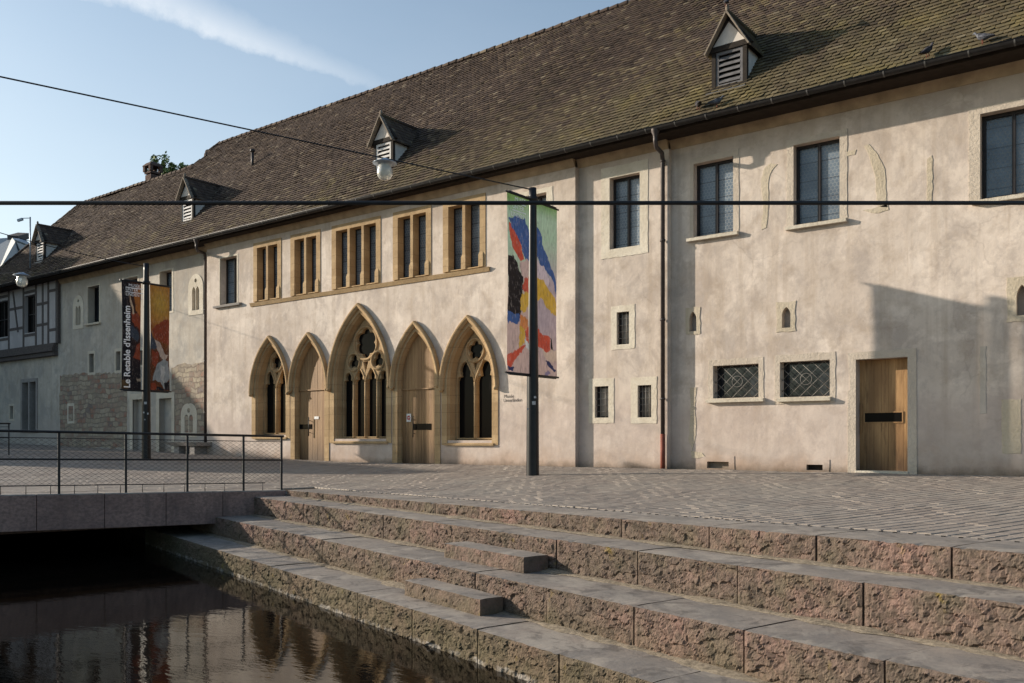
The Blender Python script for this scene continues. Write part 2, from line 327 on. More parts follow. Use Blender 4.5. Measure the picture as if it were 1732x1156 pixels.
def leaded():
    m = Mt('leaded_glass', 0.16, 0.6)
    x, y, z = m.sep()[:3]
    a, hgt = 0.085, 0.085*1.732
    def lat(ox, oz):
        fx = m.math('MULTIPLY', m.math('SUBTRACT', m.math('FRACT', m.math('ADD', m.math('DIVIDE', x, a), ox)), 0.5), a)
        fz = m.math('MULTIPLY', m.math('SUBTRACT', m.math('FRACT', m.math('ADD', m.math('DIVIDE', z, hgt), oz)), 0.5), hgt)
        return m.math('SQRT', m.math('ADD', m.math('MULTIPLY', fx, fx), m.math('MULTIPLY', fz, fz)))
    d = m.math('MINIMUM', lat(0, 0), lat(0.5, 0.5))
    ring = m.ramp(m.math('DIVIDE', d, a), (0.40, 0.0), (0.46, 1.0), (0.53, 1.0), (0.58, 0.55))
    base = m.ramp(m.noise(2.2, 4), (0.3, (0.105, 0.140, 0.180)), (0.7, (0.175, 0.220, 0.265)))  # blue-grey of the reflected sky put into the pane colour
    base = m.mix(m.math('MULTIPLY', ring, 0.75), base, (0.22, 0.24, 0.25))
    base = m.mix(m.math('MULTIPLY', m.math('LESS_THAN', m.math('FRACT', m.math('DIVIDE', z, 0.41)), 0.05), 0.8), base, (0.02, 0.02, 0.025))
    base = m.mix(m.math('MULTIPLY', m.ramp(m.noise(0.9, 4, 0.6, vec=m.map(loc=(2, 2, 9))), (0.45, 0), (0.6, 1)), 0.5), base, (0.05, 0.06, 0.075))
    m.col(base); m.set('Roughness', m.ramp(ring, (0, 0.12), (1, 0.5)))
    m.nrm(m.bump(m.math('ADD', m.noise(5, 3), m.math('MULTIPLY', d, -8.0)), 0.12, 0.02)); MAT['leaded_glass'] = m.m
    g = Mt('dark_glass', 0.07, 0.5); g.col(g.ramp(g.noise(1.5, 3), (0.3, (0.012, 0.014, 0.018)), (0.7, (0.035, 0.04, 0.05)))); g.nrm(g.bump(g.noise(4, 3), 0.06, 0.02)); MAT['dark_glass'] = g.m
    q = Mt('dusty_glass', 0.25, 0.4); q.col(q.ramp(q.noise(2.5, 4), (0.3, (0.15, 0.135, 0.12)), (0.7, (0.26, 0.235, 0.21)))); MAT['dusty_glass'] = q.m
    v = Mt('black_glass', 0.12, 0.3); v.col((0.008, 0.007, 0.007)); v.b.inputs['Specular IOR Level'].default_value = 0.05; MAT['black_glass'] = v.m
leaded()
simple('gutter_zinc', (0.026, 0.024, 0.024), 0.45, 0.4, 0.4)
simple('pipe_brown', (0.055, 0.043, 0.04), 0.5, 0.4, 0.2)
simple('pipe_red', (0.19, 0.055, 0.035), 0.7)
simple('dark_joinery', (0.022, 0.019, 0.02), 0.5)
simple('black_iron', (0.018, 0.017, 0.018), 0.5, 0.4, 0.3)
simple('grey_iron', (0.20, 0.185, 0.17), 0.6, 0.3, 0.3)
simple('black_lacquer', (0.012, 0.012, 0.014), 0.36, 0.3, 0.0)
simple('grey_timber', (0.105, 0.09, 0.085), 0.85, 0.15, scale=14, bump=0.4)
simple('dark_timber', (0.032, 0.026, 0.022), 0.85, 0.15, scale=14, bump=0.4)
simple('bargeboard', (0.23, 0.19, 0.15), 0.85, 0.15, scale=14, bump=0.4)
simple('louvre_paint', (0.62, 0.60, 0.58), 0.7, 0.2)
simple('louvre_grey', (0.135, 0.13, 0.135), 0.7, 0.2)
simple('limewash', (0.62, 0.57, 0.52), 0.9, 0.1, var=0.1)
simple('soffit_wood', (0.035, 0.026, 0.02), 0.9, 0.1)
simple('cornice_stone', (0.34, 0.25, 0.16), 0.9, 0.1, scale=3)
simple('white_paint', (0.72, 0.70, 0.68), 0.6)
simple('print_white', (0.90, 0.90, 0.90), 0.6, var=0.02)
simple('sign_red', (0.42, 0.03, 0.03), 0.5)
simple('sticker_grey', (0.40, 0.40, 0.41), 0.6, scale=60, var=0.5)
simple('ink_grey', (0.12, 0.10, 0.09), 0.8)
simple('brick_chimney', (0.10, 0.065, 0.055), 0.9, 0.1, scale=20, bump=0.6)
simple('leaf_green', (0.14, 0.19, 0.065), 0.7, 0.2, var=0.4, scale=3)
simple('bark', (0.08, 0.06, 0.045), 0.9)
simple('pigeon_grey', (0.10, 0.105, 0.125), 0.7, var=0.35, scale=30)
simple('pigeon_dark', (0.05, 0.045, 0.05), 0.7, var=0.35, scale=30)
simple('zinc_blue', (0.035, 0.085, 0.15), 0.45, 0.4, 0.2, scale=1.5)
simple('pale_roof', (0.24, 0.25, 0.25), 0.5)
simple('lamp_cap', (0.28, 0.33, 0.39), 0.4, 0.4, 0.4)
simple('townhouse_wall', (0.42, 0.36, 0.30), 0.9)
simple('townhouse_roof', (0.12, 0.07, 0.05), 0.9)
simple('canal_bed', (0.03, 0.026, 0.02), 0.9)
simple('soil', (0.16, 0.13, 0.105), 0.95, scale=2)
simple('grit', (0.26, 0.215, 0.16), 0.95, 0.1, scale=25, var=0.45, bump=0.6)
simple('lead_flashing', (0.12, 0.115, 0.11), 0.6)
mg = Mt('lamp_glass', 0.12, 0.5); mg.col(mg.ramp(mg.noise(9, 4), (0.3, (0.62, 0.62, 0.56)), (0.7, (0.80, 0.80, 0.76)))); mg.set('Transmission Weight', 0.45); mg.set('IOR', 1.2); MAT['lamp_glass'] = mg.m
mb_ = Mt('printed_cloth', 0.75, 0.2); at_ = mb_.n('ShaderNodeAttribute', attribute_name='print'); mb_.col(at_.outputs[0]); mb_.nrm(mb_.bump(mb_.noise(3, 3), 0.25, 0.03)); tr_ = mb_.n('ShaderNodeBsdfTranslucent', {'Color': at_.outputs[0]}); mx_ = mb_.n('ShaderNodeMixShader', {0: 0.13, 1: mb_.b.outputs[0], 2: tr_.outputs[0]}); mb_.t.links.new(mx_.outputs[0], mb_.t.nodes['Material Output'].inputs[0]); MAT['printed_cloth'] = mb_.m

# ------------------------------------------------------------------ mesh helpers
WL = {}
class MB:
    def __init__(s): s.v = []; s.f = []; s.mi = []; s.sm = []
    def add(s, vs, fs, mi=0, smooth=False):
        b = len(s.v); s.v.extend([tuple(map(float, p)) for p in vs])
        for f in fs: s.f.append([b+i for i in f]); s.mi.append(mi); s.sm.append(smooth)
        return s
    def box(s, x0, x1, y0, y1, z0, z1, mi=0):
        return s.add([(x0,y0,z0),(x1,y0,z0),(x1,y1,z0),(x0,y1,z0),(x0,y0,z1),(x1,y0,z1),(x1,y1,z1),(x0,y1,z1)],
              [(0,3,2,1),(4,5,6,7),(0,1,5,4),(1,2,6,5),(2,3,7,6),(3,0,4,7)], mi)
    def hexa(s, p, mi=0):   # 4 bottom points (ccw) + 4 top points
        return s.add(p, [(0,3,2,1),(4,5,6,7),(0,1,5,4),(1,2,6,5),(2,3,7,6),(3,0,4,7)], mi)
    def bar(s, a, b, w, h, up=Vector((0,0,1)), mi=0):
        a, b = Vector(a), Vector(b); d = (b-a).normalized(); x = d.cross(up)
        if x.length < 1e-4: x = d.cross(Vector((1,0,0)))
        x.normalize(); y = x.cross(d).normalized(); x = x*w/2; y = y*h/2
        return s.hexa([a-x-y, a+x-y, b+x-y, b-x-y, a-x+y, a+x+y, b+x+y, b-x+y], mi)
    def tube(s, pts, r, n=8, caps=True, mi=0):
        pts = [Vector(p) for p in pts]; rr = r if isinstance(r, (list, tuple)) else [r]*len(pts)
        vs = []; fs = []; px = None
        for i, p in enumerate(pts):
            d = (pts[min(i+1, len(pts)-1)]-pts[max(i-1, 0)]).normalized()
            x = px if px is not None else (Vector((0,0,1)) if abs(d.z) < 0.9 else Vector((1,0,0)))
            x = (x - d*x.dot(d)).normalized(); px = x; y = d.cross(x)
            for k in range(n):
                t = 2*math.pi*k/n; vs.append(p + (x*math.cos(t)+y*math.sin(t))*rr[i])
        for i in range(len(pts)-1):
            for k in range(n):
                k2 = (k+1) % n; fs.append((i*n+k, i*n+k2, (i+1)*n+k2, (i+1)*n+k))
        s.add(vs, fs, mi, True)
        if caps:
            b = len(s.v)-len(vs)
            s.f.append([b+k for k in range(n)][::-1]); s.mi.append(mi); s.sm.append(False)
            s.f.append([b+(len(pts)-1)*n+k for k in range(n)]); s.mi.append(mi); s.sm.append(False)
        return s
    def lathe(s, c, prof, n=20, mi=0, smooth=True):
        c = Vector(c); vs = []; fs = []
        for r, z in prof:
            for k in range(n):
                t = 2*math.pi*k/n; vs.append(c+Vector((r*math.cos(t), r*math.sin(t), z)))
        for i in range(len(prof)-1):
            for k in range(n):
                k2 = (k+1) % n; fs.append((i*n+k, i*n+k2, (i+1)*n+k2, (i+1)*n+k))
        return s.add(vs, fs, mi, smooth)
    def ball(s, c, rx, ry, rz, n=14, m=9, mi=0):
        c = Vector(c); vs = []; fs = []
        for i in range(m+1):
            ph = math.pi*i/m
            for k in range(n):
                t = 2*math.pi*k/n; vs.append(c+Vector((rx*math.sin(ph)*math.cos(t), ry*math.sin(ph)*math.sin(t), -rz*math.cos(ph))))
        for i in range(m):
            for k in range(n):
                k2 = (k+1) % n; fs.append((i*n+k, i*n+k2, (i+1)*n+k2, (i+1)*n+k))
        return s.add(vs, fs, mi, True)
    def prism(s, pts, vec, mi=0):
        n = len(pts); vec = Vector(vec); vs = [Vector(p) for p in pts]+[Vector(p)+vec for p in pts]
        fs = [tuple(range(n))[::-1], tuple(range(n, 2*n))]+[(i, (i+1) % n, n+(i+1) % n, n+i) for i in range(n)]
        return s.add(vs, fs, mi)
    def loft(s, rings, closed=False, mi=0, smooth=False):
        n = len(rings[0]); vs = [p for r in rings for p in r]; fs = []
        for i in range(len(rings)-1):
            for k in range(n if closed else n-1):
                k2 = (k+1) % n; fs.append((i*n+k, i*n+k2, (i+1)*n+k2, (i+1)*n+k))
        return s.add(vs, fs, mi, smooth)
    def plate(s, outlines, yfront, thick, bevel=0.0, mi=0):
        """outlines in (x, z); first is the outer edge, the others holes; front face at y = yfront"""
        cu = bpy.data.curves.new('tmp', 'CURVE'); cu.dimensions = '2D'; cu.fill_mode = 'BOTH'
        cu.extrude = max(thick/2-bevel, 0.0005)
        if bevel: cu.bevel_depth = bevel; cu.offset = -bevel; cu.bevel_resolution = 1
        for o in outlines:
            sp = cu.splines.new('POLY'); sp.points.add(len(o)-1); sp.use_cyclic_u = True
            for p, q in zip(sp.points, o): p.co = (q[0], q[1], 0, 1)
        ob = bpy.data.objects.new('tmp', cu); COL.objects.link(ob)
        bpy.context.view_layer.update()
        me = bpy.data.meshes.new_from_object(ob.evaluated_get(bpy.context.evaluated_depsgraph_get()))
        b = len(s.v); e = thick/2
        s.v.extend([(v.co.x, yfront+e-v.co.z, v.co.y) for v in me.vertices])
        for p in me.polygons: s.f.append([b+i for i in p.vertices]); s.mi.append(mi); s.sm.append(False)
        bpy.data.objects.remove(ob); bpy.data.curves.remove(cu); bpy.data.meshes.remove(me)
        return s
    def build(s, name, mats, parent=None, loc=None, label=None):
        me = bpy.data.meshes.new(name)
        off = WL[parent] if parent is not None else Vector(loc or (0, 0, 0))
        vs = np.array(s.v, dtype=float)-np.array(off)
        me.from_pydata(vs.tolist(), [], s.f)
        if not isinstance(mats, (list, tuple)): mats = [mats]
        for m in mats: me.materials.append(MAT[m])
        me.polygons.foreach_set('material_index', s.mi); me.polygons.foreach_set('use_smooth', s.sm); me.update()
        o = bpy.data.objects.new(name, me); COL.objects.link(o)
        if parent is not None: o.parent = parent; WL[o] = off
        else: o.location = off; WL[o] = Vector(off)
        if label: o['label'] = label
        return o
def fast_mesh(name, V, loops, counts, mats, parent=None, mi=None):
    me = bpy.data.meshes.new(name); off = np.array(WL[parent] if parent is not None else (0, 0, 0))
    V = V-off; me.vertices.add(len(V)); me.vertices.foreach_set('co', V.astype(np.float32).ravel())
    me.loops.add(len(loops)); me.loops.foreach_set('vertex_index', loops.astype(np.int32))
    me.polygons.add(len(counts)); st = np.concatenate(([0], np.cumsum(counts)[:-1]))
    me.polygons.foreach_set('loop_start', st.astype(np.int32)); me.polygons.foreach_set('loop_total', counts.astype(np.int32))
    for m in (mats if isinstance(mats, (list, tuple)) else [mats]): me.materials.append(MAT[m])
    if mi is not None: me.polygons.foreach_set('material_index', mi.astype(np.int32))
    me.polygons.foreach_set('use_smooth', np.zeros(len(counts), dtype=bool))
    me.update(calc_edges=True); me.validate()
    o = bpy.data.objects.new(name, me); COL.objects.link(o)
    if parent is not None: o.parent = parent; WL[o] = WL[parent]
    return o
def tag(o, label=None, cat=None, group=None, kind=None):
    if label: o['label'] = label
    if cat: o['category'] = cat
    if group: o['group'] = group
    if kind: o['kind'] = kind
    return o
def thing(name, label, cat, loc, group=None):
    o = bpy.data.objects.new(name, None); COL.objects.link(o); o.location = loc; o.empty_display_size = 0.3
    WL[o] = Vector(loc); return tag(o, label, cat, group)
def copy_tree(o, loc, label=None, parent=None):
    c = o.copy(); COL.objects.link(c)
    if parent is not None: c.parent = parent
    if loc is not None: c.location = loc
    if label: c['label'] = label
    for ch in o.children: copy_tree(ch, None, None, c)
    return c
def text_mesh(body, size, align='LEFT', offset=0.0, spacing=1.0, extrude=0.0015):
    cu = bpy.data.curves.new('t', 'FONT'); cu.body = body; cu.size = size; cu.align_x = align; cu.extrude = extrude; cu.offset = offset; cu.space_character = spacing
    ob = bpy.data.objects.new('t', cu); COL.objects.link(ob); bpy.context.view_layer.update()
    me = bpy.data.meshes.new_from_object(ob.evaluated_get(bpy.context.evaluated_depsgraph_get()))
    r = ([v.co.copy() for v in me.vertices], [list(p.vertices) for p in me.polygons])
    bpy.data.objects.remove(ob); bpy.data.curves.remove(cu); bpy.data.meshes.remove(me); return r

# ------------------------------------------------------------------ the square, in step coordinates: p along the steps, q towards the facade
EV = Vector((0.9603, -0.2794, 0)); QV = Vector((0.2794, 0.9603, 0)); C0 = Vector((0, CY, 0))
def PQ(p, q, z=0.0): return C0+EV*p+QV*q+Vector((0, 0, z))
PB, QS = -17.6, 7.12            # bridge edge, top step edge
def p_at(u, q):
    a = (u-PU)/FPX; return q*(a*0.5917-0.8062)/(0.5917+a*0.8062)
def q_at(u, p):
    a = (u-PU)/FPX; return -p*(0.5917+a*0.8062)/(0.8062-a*0.5917)
def z_wall(X): return np.where(X > -22, 0.0, 0.0233*(-22-X))
def plaza_z(X, Y):
    X, Y = np.asarray(X, float), np.asarray(Y, float)
    p = X*EV.x+(Y-CY)*EV.y; q = X*QV.x+(Y-CY)*QV.y
    right = p > PB
    d = np.where(right, q-QS, np.where(q < QS, PB-p, np.hypot(p-PB, q-QS))); d = np.maximum(d, 0)
    zE = np.where(right, -0.34+(np.minimum(p, 0)-PB)*0.0117, np.where(q < QS, -0.34+0.016*(QS-np.maximum(q, -8)), -0.34))
    t = np.maximum(-Y, 0); w = np.where(d+t > 1e-6, d/(d+t+1e-9), 1); w = w*w*(3-2*w)
    return w*z_wall(X)+(1-w)*zE
def pz(X, Y): return float(plaza_z(X, Y))

# ground: the wide terrain sheet, deep under the square (canal bed level)
g = MB(); S_ = 1500; g.add([(-S_,-S_,-2.4),(S_,-S_,-2.4),(S_,S_,-2.4),(-S_,S_,-2.4)], [(0,1,2,3)])
tag(g.build('ground', 'canal_bed'), kind='structure')

# plaza bedding sheet
ps = np.concatenate((np.arange(-110, PB-0.01, 1.0), [PB-0.06], np.arange(PB+0.4, 22, 1.0))); qs = np.concatenate((np.arange(-20, QS-0.01, 1.0), [QS+0.06], np.arange(QS+0.5, 60, 0.6)))
PP, QQ = np.meshgrid(ps, qs, indexing='ij'); XX = PP*EV.x+QQ*QV.x; YY = CY+PP*EV.y+QQ*QV.y
ZZ = plaza_z(XX, YY)-0.03
idx = np.arange(PP.size).reshape(PP.shape)
qd = np.stack((idx[:-1,:-1], idx[1:,:-1], idx[1:,1:], idx[:-1,1:]), -1).reshape(-1, 4)
pc = 0.25*(PP[:-1,:-1]+PP[1:,1:]+PP[1:,:-1]+PP[:-1,1:]).ravel(); qc = 0.25*(QQ[:-1,:-1]+QQ[1:,1:]+QQ[1:,:-1]+QQ[:-1,1:]).ravel(); yc = CY+pc*EV.y+qc*QV.y
keep = ((qc > QS+0.1) | (pc < PB-0.1)) & (yc < 1.2)
qd = qd[keep]
o = fast_mesh('plaza', np.stack((XX, YY, ZZ), -1).reshape(-1, 3), qd.ravel(), np.full(len(qd), 4), 'sand_joint'); tag(o, kind='structure')

# pavers: rows run away from the steps towards the facade
W_, L_ = 0.165, 0.27
rows = np.arange(-52, 7, W_); cols = np.arange(-6, 34, L_)
A, B = np.meshgrid(rows, cols, indexing='ij'); B = B+(np.arange(len(rows))[:, None] % 2)*L_*0.5+rng.uniform(-0.05, 0.05, (len(rows), 1))
A = A.ravel()+W_/2; B = B.ravel()+L_/2
X = A*EV.x+B*QV.x; Y = CY+A*EV.y+B*QV.y
k = (Y < -0.05) & (((B > QS+0.86-L_*0.42) & (A > PB-0.55)) | ((A < PB-0.55))) & (X > -60) & ((A > PB) | (B > -2))
A, B = A[k], B[k]; N = len(A)
hw = W_/2-rng.uniform(0.010, 0.016, N); hl = L_/2-rng.uniform(0.0002, 0.0025, N)
tx, ty = rng.normal(0, 0.0028, N), rng.normal(0, 0.002, N); dz = rng.normal(0, 0.0011, N)
dz += 0.005*np.sin(A*2.1+B*0.7)*np.sin(B*1.6-A*0.5)+0.002*np.sin(A*5.3+1)*np.sin(B*4.1)
V = np.zeros((N, 12, 3))
sg = [(-1,-1),(1,-1),(1,1),(-1,1)]
for i, (sa, sb) in enumerate(sg):
    for lv, (ins, dzz) in enumerate(((0.006, 0.0), (0.0, -0.006), (0.0, -0.05))):
        a = A+sa*(hw-ins)+rng.normal(0, 0.002, N)*(lv < 2); b = B+sb*(hl-ins*0.25)+rng.normal(0, 0.0008, N)*(lv < 2)
        b = np.where(A > PB-0.5, np.maximum(b, QS+0.862+0.006*(lv == 0)), b); a = np.where(B < QS+0.3, np.minimum(a, PB-0.612), a)
        x = a*EV.x+b*QV.x; y = CY+a*EV.y+b*QV.y
        V[:, lv*4+i, 0] = x; V[:, lv*4+i, 1] = y; V[:, lv*4+i, 2] = plaza_z(x, y)+dzz+dz+sa*hw*tx+sb*hl*ty
fc = [[0,1,2,3]]+[[4+i, 4+(i+1)%4, (i+1)%4, i] for i in range(4)]+[[8+i, 8+(i+1)%4, 4+(i+1)%4, 4+i] for i in range(4)]
lp = (np.arange(N)[:, None]*12+np.array(fc).ravel()[None, :]).ravel()
o = fast_mesh('pavement', V.reshape(-1, 3), lp, np.full(N*9, 4), 'porphyry_pavers'); tag(o, kind='structure')

# water
w = MB(); zw0 = -1.53
w.add([PQ(-60, -14, zw0), PQ(9, -14, zw0), PQ(9, 5.4, zw0), PQ(-60, 5.4, zw0)], [(0,1,2,3)])
tag(w.build('canal_water', 'canal_water'), kind='structure')

# ------------------------------------------------------------------ rough stone steps
def rough_block(p0, p1, q_edge, q_back, zt, zb, seed, amp=0.035, res=0.03, zt2=None, left_end=False, right_end=False, topamp=0.004):
    """one hewn block: rock-faced front (towards the canal), worn flat top.  zt2: top height at the p1 end"""
    zt2 = zt if zt2 is None else zt2
    m = MB(); npp = max(4, int((p1-p0)/res)); nz_ = max(3, int((zt-zb)/res)); nq = max(3, int((q_back-q_edge)/0.09))
    def top(pp): return zt+(zt2-zt)*(pp-p0)/(p1-p0)
    vs = []
    for i in range(npp+1):
        s = i/npp; pp = p0+(p1-p0)*s; ep = min(s, 1-s)*(p1-p0)
        for j in range(nz_+1):
            t = j/nz_; tz = top(pp); z = zb+(tz-zb)*t; ez = min(1-t+0.0, 1)*(tz-zb)
            v3 = Vector((pp*1.0, z*1.0, seed*3.7))
            d = noise.fractal(v3*4.0, 0.9, 2.1, 3)*0.30+noise.fractal(v3*30, 0.7, 2.0, 2)*0.16
            for fs_, fa in ((9.0, 0.75), (21.0, 0.40)):      # split facets: each cell is a small tilted plane
                q3 = Vector((pp*fs_+0.35*noise.noise(v3*9), z*fs_*1.15, seed*1.7)); c3 = noise.voronoi(q3)[1][0]
                h1, h2, h3 = noise.cell(c3*31.7), noise.cell(c3*17.3+Vector((5, 1, 2))), noise.cell(c3*23.9+Vector((1, 7, 3)))
                d += fa*(0.9*(h1-0.5)*(q3.x-c3.x)*2+0.9*(h2-0.35)*(q3.y-c3.y)*2+0.5*(h3-0.5))
            dd = amp*(0.28+0.33*d)*min(1, ez/0.030+0.15)*min(1, ep/0.045+0.1)
            if j == nz_:
                rag = noise.fractal(Vector((pp*7, seed, 2.2)), 0.8, 2, 4); chip = max(0.0, noise.fractal(Vector((pp*11, seed*2.0, 8.2)), 0.8, 2, 3)-0.25)
                dd = 0.016*rag-0.020*chip+0.004; z -= 0.005+0.022*chip
            vs.append(PQ(pp, q_edge-dd, z))
    n = nz_+1
    fs = [(i*n+j, (i+1)*n+j, (i+1)*n+j+1, i*n+j+1) for i in range(npp) for j in range(nz_)]
    m.add(vs, fs, 0, False)
    # top
    tv = []
    for i in range(npp+1):
        pp = p0+(p1-p0)*i/npp
        base = vs[i*n+nz_]
        for j in range(nq+1):
            t = j/nq
            q = q_edge+(q_back-q_edge)*t
            if j == 0: tv.append(base.copy()); continue
            h = noise.fractal(Vector((pp*2.2, q*2.2, seed)), 1, 2, 4)*topamp-(0.004*abs(noise.noise(Vector((pp*9, seed, 4)))) if j == 1 else 0)
            tv.append(PQ(pp, q, top(pp)+h))
    nn = nq+1
    m.add(tv, [(i*nn+j, (i+1)*nn+j, (i+1)*nn+j+1, i*nn+j+1) for i in range(npp) for j in range(nq)], 1, True)
    # ends and back
    for (pe, s) in ((p0, 0), (p1, npp)):
        ring = [vs[s*n+j] for j in range(n)]+[tv[s*nn+j] for j in range(1, nn)]+[PQ(pe, q_back, zb)]
        m.add(ring, [tuple(range(len(ring))) if s == 0 else tuple(range(len(ring)))[::-1]], 0)
    return m
def joints(us, q, p_start, p_end, tail):
    ps = [p_start]+[p_at(u, q) for u in us]
    while ps[-1] < p_end: ps.append(ps[-1]+tail*random.uniform(0.9, 1.1))
    return ps
ZT2, ZT3, ZT4 = -0.45, -0.82, -1.19
def zt1(p): return -0.34+(min(p, 0)-PB)*0.0117
courses = [
    ('top stone step course level with the paved square', QS, QS+0.84, None, ZT2-0.03, joints([600, 668, 737, 825, 929, 1051.6, 1199.7, 1380.7, 1609], QS, PB+0.02, 2.5, 1.35)),
    ('second stone step course below the square', 6.45, QS+0.1, ZT2, ZT3-0.03, joints([514, 578, 648, 731.5, 826, 941, 1078, 1247, 1459.6], 6.45, PB-0.9, 2.5, 1.35)),
    ('third stone step course with two loose half steps beside it', 5.66, 6.45+0.08, ZT3, ZT4-0.03, joints([470, 545, 617, 703, 804, 924.7, 1072.6, 1258.7, 1497.7], 5.66, PB-1.6, 2.5, 1.35)),
    ('lowest stone step course standing in the canal water', 4.94, 5.66+0.08, ZT4, zw0-0.5, joints([459, 527.6, 605, 697, 807.7, 945, 1105, 1330], 4.94, PB-2.5, 2.5, 1.35)),
]
sd = 1
for ci, (lab, qe, qb, zt, zb, js) in enumerate(courses):
    st = thing('stone_step', lab, 'step', PQ(js[0], qe, zb), 'stone steps down to the canal')
    for a, b in zip(js[:-1], js[1:]):
        sd += 1
        za, zc = (zt1(a), zt1(b)) if zt is None else (zt, zt)
        jz = random.uniform(-0.006, 0.006) if zt is not None else 0
        mid = (a+b)/2; res = 0.0145 if mid > -10 else 0.022
        rough_block(a+random.uniform(0.006, 0.011), b-random.uniform(0.006, 0.011), qe+random.uniform(-0.008, 0.008), qb, za+jz, zb, sd, amp=0.05 if ci else 0.045, res=res, zt2=zc+jz).build('stone_block', ['hewn_red_sandstone', 'worn_step_top'], st)
    if ci < 3:   # grit gathered where the tread meets the riser above
        qn, zt_n = courses[ci+1][1], courses[ci+1][3]
        dm = MB(); pr_ = np.arange(js[0]+0.9, 2.4, 0.045); ring = []
        for pp in pr_:
            k_ = max(0.0, 0.55+noise.fractal(Vector((pp*1.7, ci*5.1, 0)), 0.9, 2, 4)); wq = 0.012+0.085*k_; hq = 0.004+0.018*k_
            ring.append([PQ(pp, qe-0.07-wq, zt_n+0.001), PQ(pp, qe-0.07-wq*0.5, zt_n+hq*0.55+0.002*random.random()), PQ(pp, qe-0.03, zt_n+hq), PQ(pp, qe+0.03, zt_n+hq)])
        dm.loft(ring, smooth=True); tag(dm.build('grit', 'grit', st), kind='stuff')
    if ci == 0:  # small bronze studs along the top kerb
        sm = MB()
        for pp in np.arange(-17.0, 2.0, 0.155):
            c = PQ(pp+random.uniform(-.01, .01), QS+0.74, zt1(pp)); sm.box(c.x-.018, c.x+.018, c.y-.012, c.y+.012, c.z-0.004, c.z+0.008)
        tag(sm.build('stud', 'black_iron', st), kind='stuff')
for lab, p0, p1, q0, q1, zb in (('loose half step block lying on the tread of the third course, the upper of two', -9.71, -8.02, 6.05, 6.40, ZT3), ('loose half step block lying on the tread of the lowest course, the lower of two', -9.43, -7.81, 5.31, 5.61, ZT4)):
    sd += 1
    m = rough_block(p0, p1, q0, q1, zb+0.185, zb+0.002, sd, amp=0.03, res=0.022)
    o = m.build('stone_half_step', ['hewn_red_sandstone', 'worn_step_top'], None, PQ((p0+p1)/2, q0, zb)); tag(o, lab, 'stone block', 'loose half steps')

# ------------------------------------------------------------------ bridge, canal walls and quay
def zb_edge(q): return -0.34+0.016*(QS-q)
br = thing('footbridge', 'low stone footbridge over the dark canal with a sawn red sandstone edge', 'bridge', PQ(PB, 2, -0.9))
qj = [7.10, q_at(377, PB), q_at(281, PB), q_at(177, PB), q_at(62, PB)]
while qj[-1] > -6: qj.append(qj[-1]-1.15)
for b, a in zip(qj[:-1], qj[1:]):
    m = MB(); e = 0.006
    for (qa, qb_) in ((a+e, b-e),):
        zt_a, zt_b = zb_edge(qa), zb_edge(qb_)
        # slab face with a slightly rounded top arris
        m.hexa([PQ(PB-0.6, qa, zt_a-0.64), PQ(PB, qa, zt_a-0.64), PQ(PB, qb_, zt_b-0.64), PQ(PB-0.6, qb_, zt_b-0.64), PQ(PB-0.6, qa, zt_a-0.02), PQ(PB, qa, zt_a-0.02), PQ(PB, qb_, zt_b-0.02), PQ(PB-0.6, qb_, zt_b-0.02)])
        m.hexa([PQ(PB-0.6, qa, zt_a-0.02), PQ(PB, qa, zt_a-0.02), PQ(PB, qb_, zt_b-0.02), PQ(PB-0.6, qb_, zt_b-0.02), PQ(PB-0.6, qa, zt_a), PQ(PB-0.02, qa, zt_a), PQ(PB-0.02, qb_, zt_b), PQ(PB-0.6, qb_, zt_b)], 1)
    m.build('edge_stone', ['sawn_red_sandstone', 'worn_step_top'], br)
m = MB(); m.hexa([PQ(-42, -6, -1.0), PQ(PB-0.62, -6, -1.0), PQ(PB-0.62, 8, -1.0), PQ(-42, 8, -1.0), PQ(-42, -6, -0.72), PQ(PB-0.62, -6, -0.72), PQ(PB-0.62, 8, -0.72), PQ(-42, 8, -0.72)])
m.build('deck_slab', 'sawn_red_sandstone', br)
cw = MB()
cw.hexa([PQ(-42, 5.2, -2.4), PQ(-20.2, 5.2, -2.4), PQ(-20.2, 7.0, -2.4), PQ(-42, 7.0, -2.4), PQ(-42, 5.2, -1.0), PQ(-20.2, 5.2, -1.0), PQ(-20.2, 7.0, -1.0), PQ(-42, 7.0, -1.0)])
cw.hexa([PQ(-42.5, -6, -2.4), PQ(-42, -6, -2.4), PQ(-42, 7, -2.4), PQ(-42.5, 7, -2.4), PQ(-42.5, -6, -0.7), PQ(-42, -6, -0.7), PQ(-42, 7, -0.7), PQ(-42.5, 7, -0.7)])
cw.hexa([PQ(-20.2, 5.74, -2.4), PQ(PB-0.1, 7.1, -2.4), PQ(PB-0.1, 8, -2.4), PQ(-20.2, 8, -2.4), PQ(-20.2, 5.74, -1.0), PQ(PB-0.1, 7.1, -1.0), PQ(PB-0.1, 8, -1.0), PQ(-20.2, 8, -1.0)])
tag(cw.build('canal_wall', 'sawn_red_sandstone', None, PQ(-25, 5.2, -2.4)), 'dark sandstone canal wall under the footbridge', 'wall')
qm = MB(); qm.hexa([PQ(-42, -14, -2.4), PQ(9, -14, -2.4), PQ(9, 0.1, -2.4), PQ(-42, 0.1, -2.4), PQ(-42, -14, -1.0), PQ(9, -14, -1.0), PQ(9, 0.1, -1.0), PQ(-42, 0.1, -1.0)])
tag(qm.build('quay', 'worn_step_top'), kind='structure')

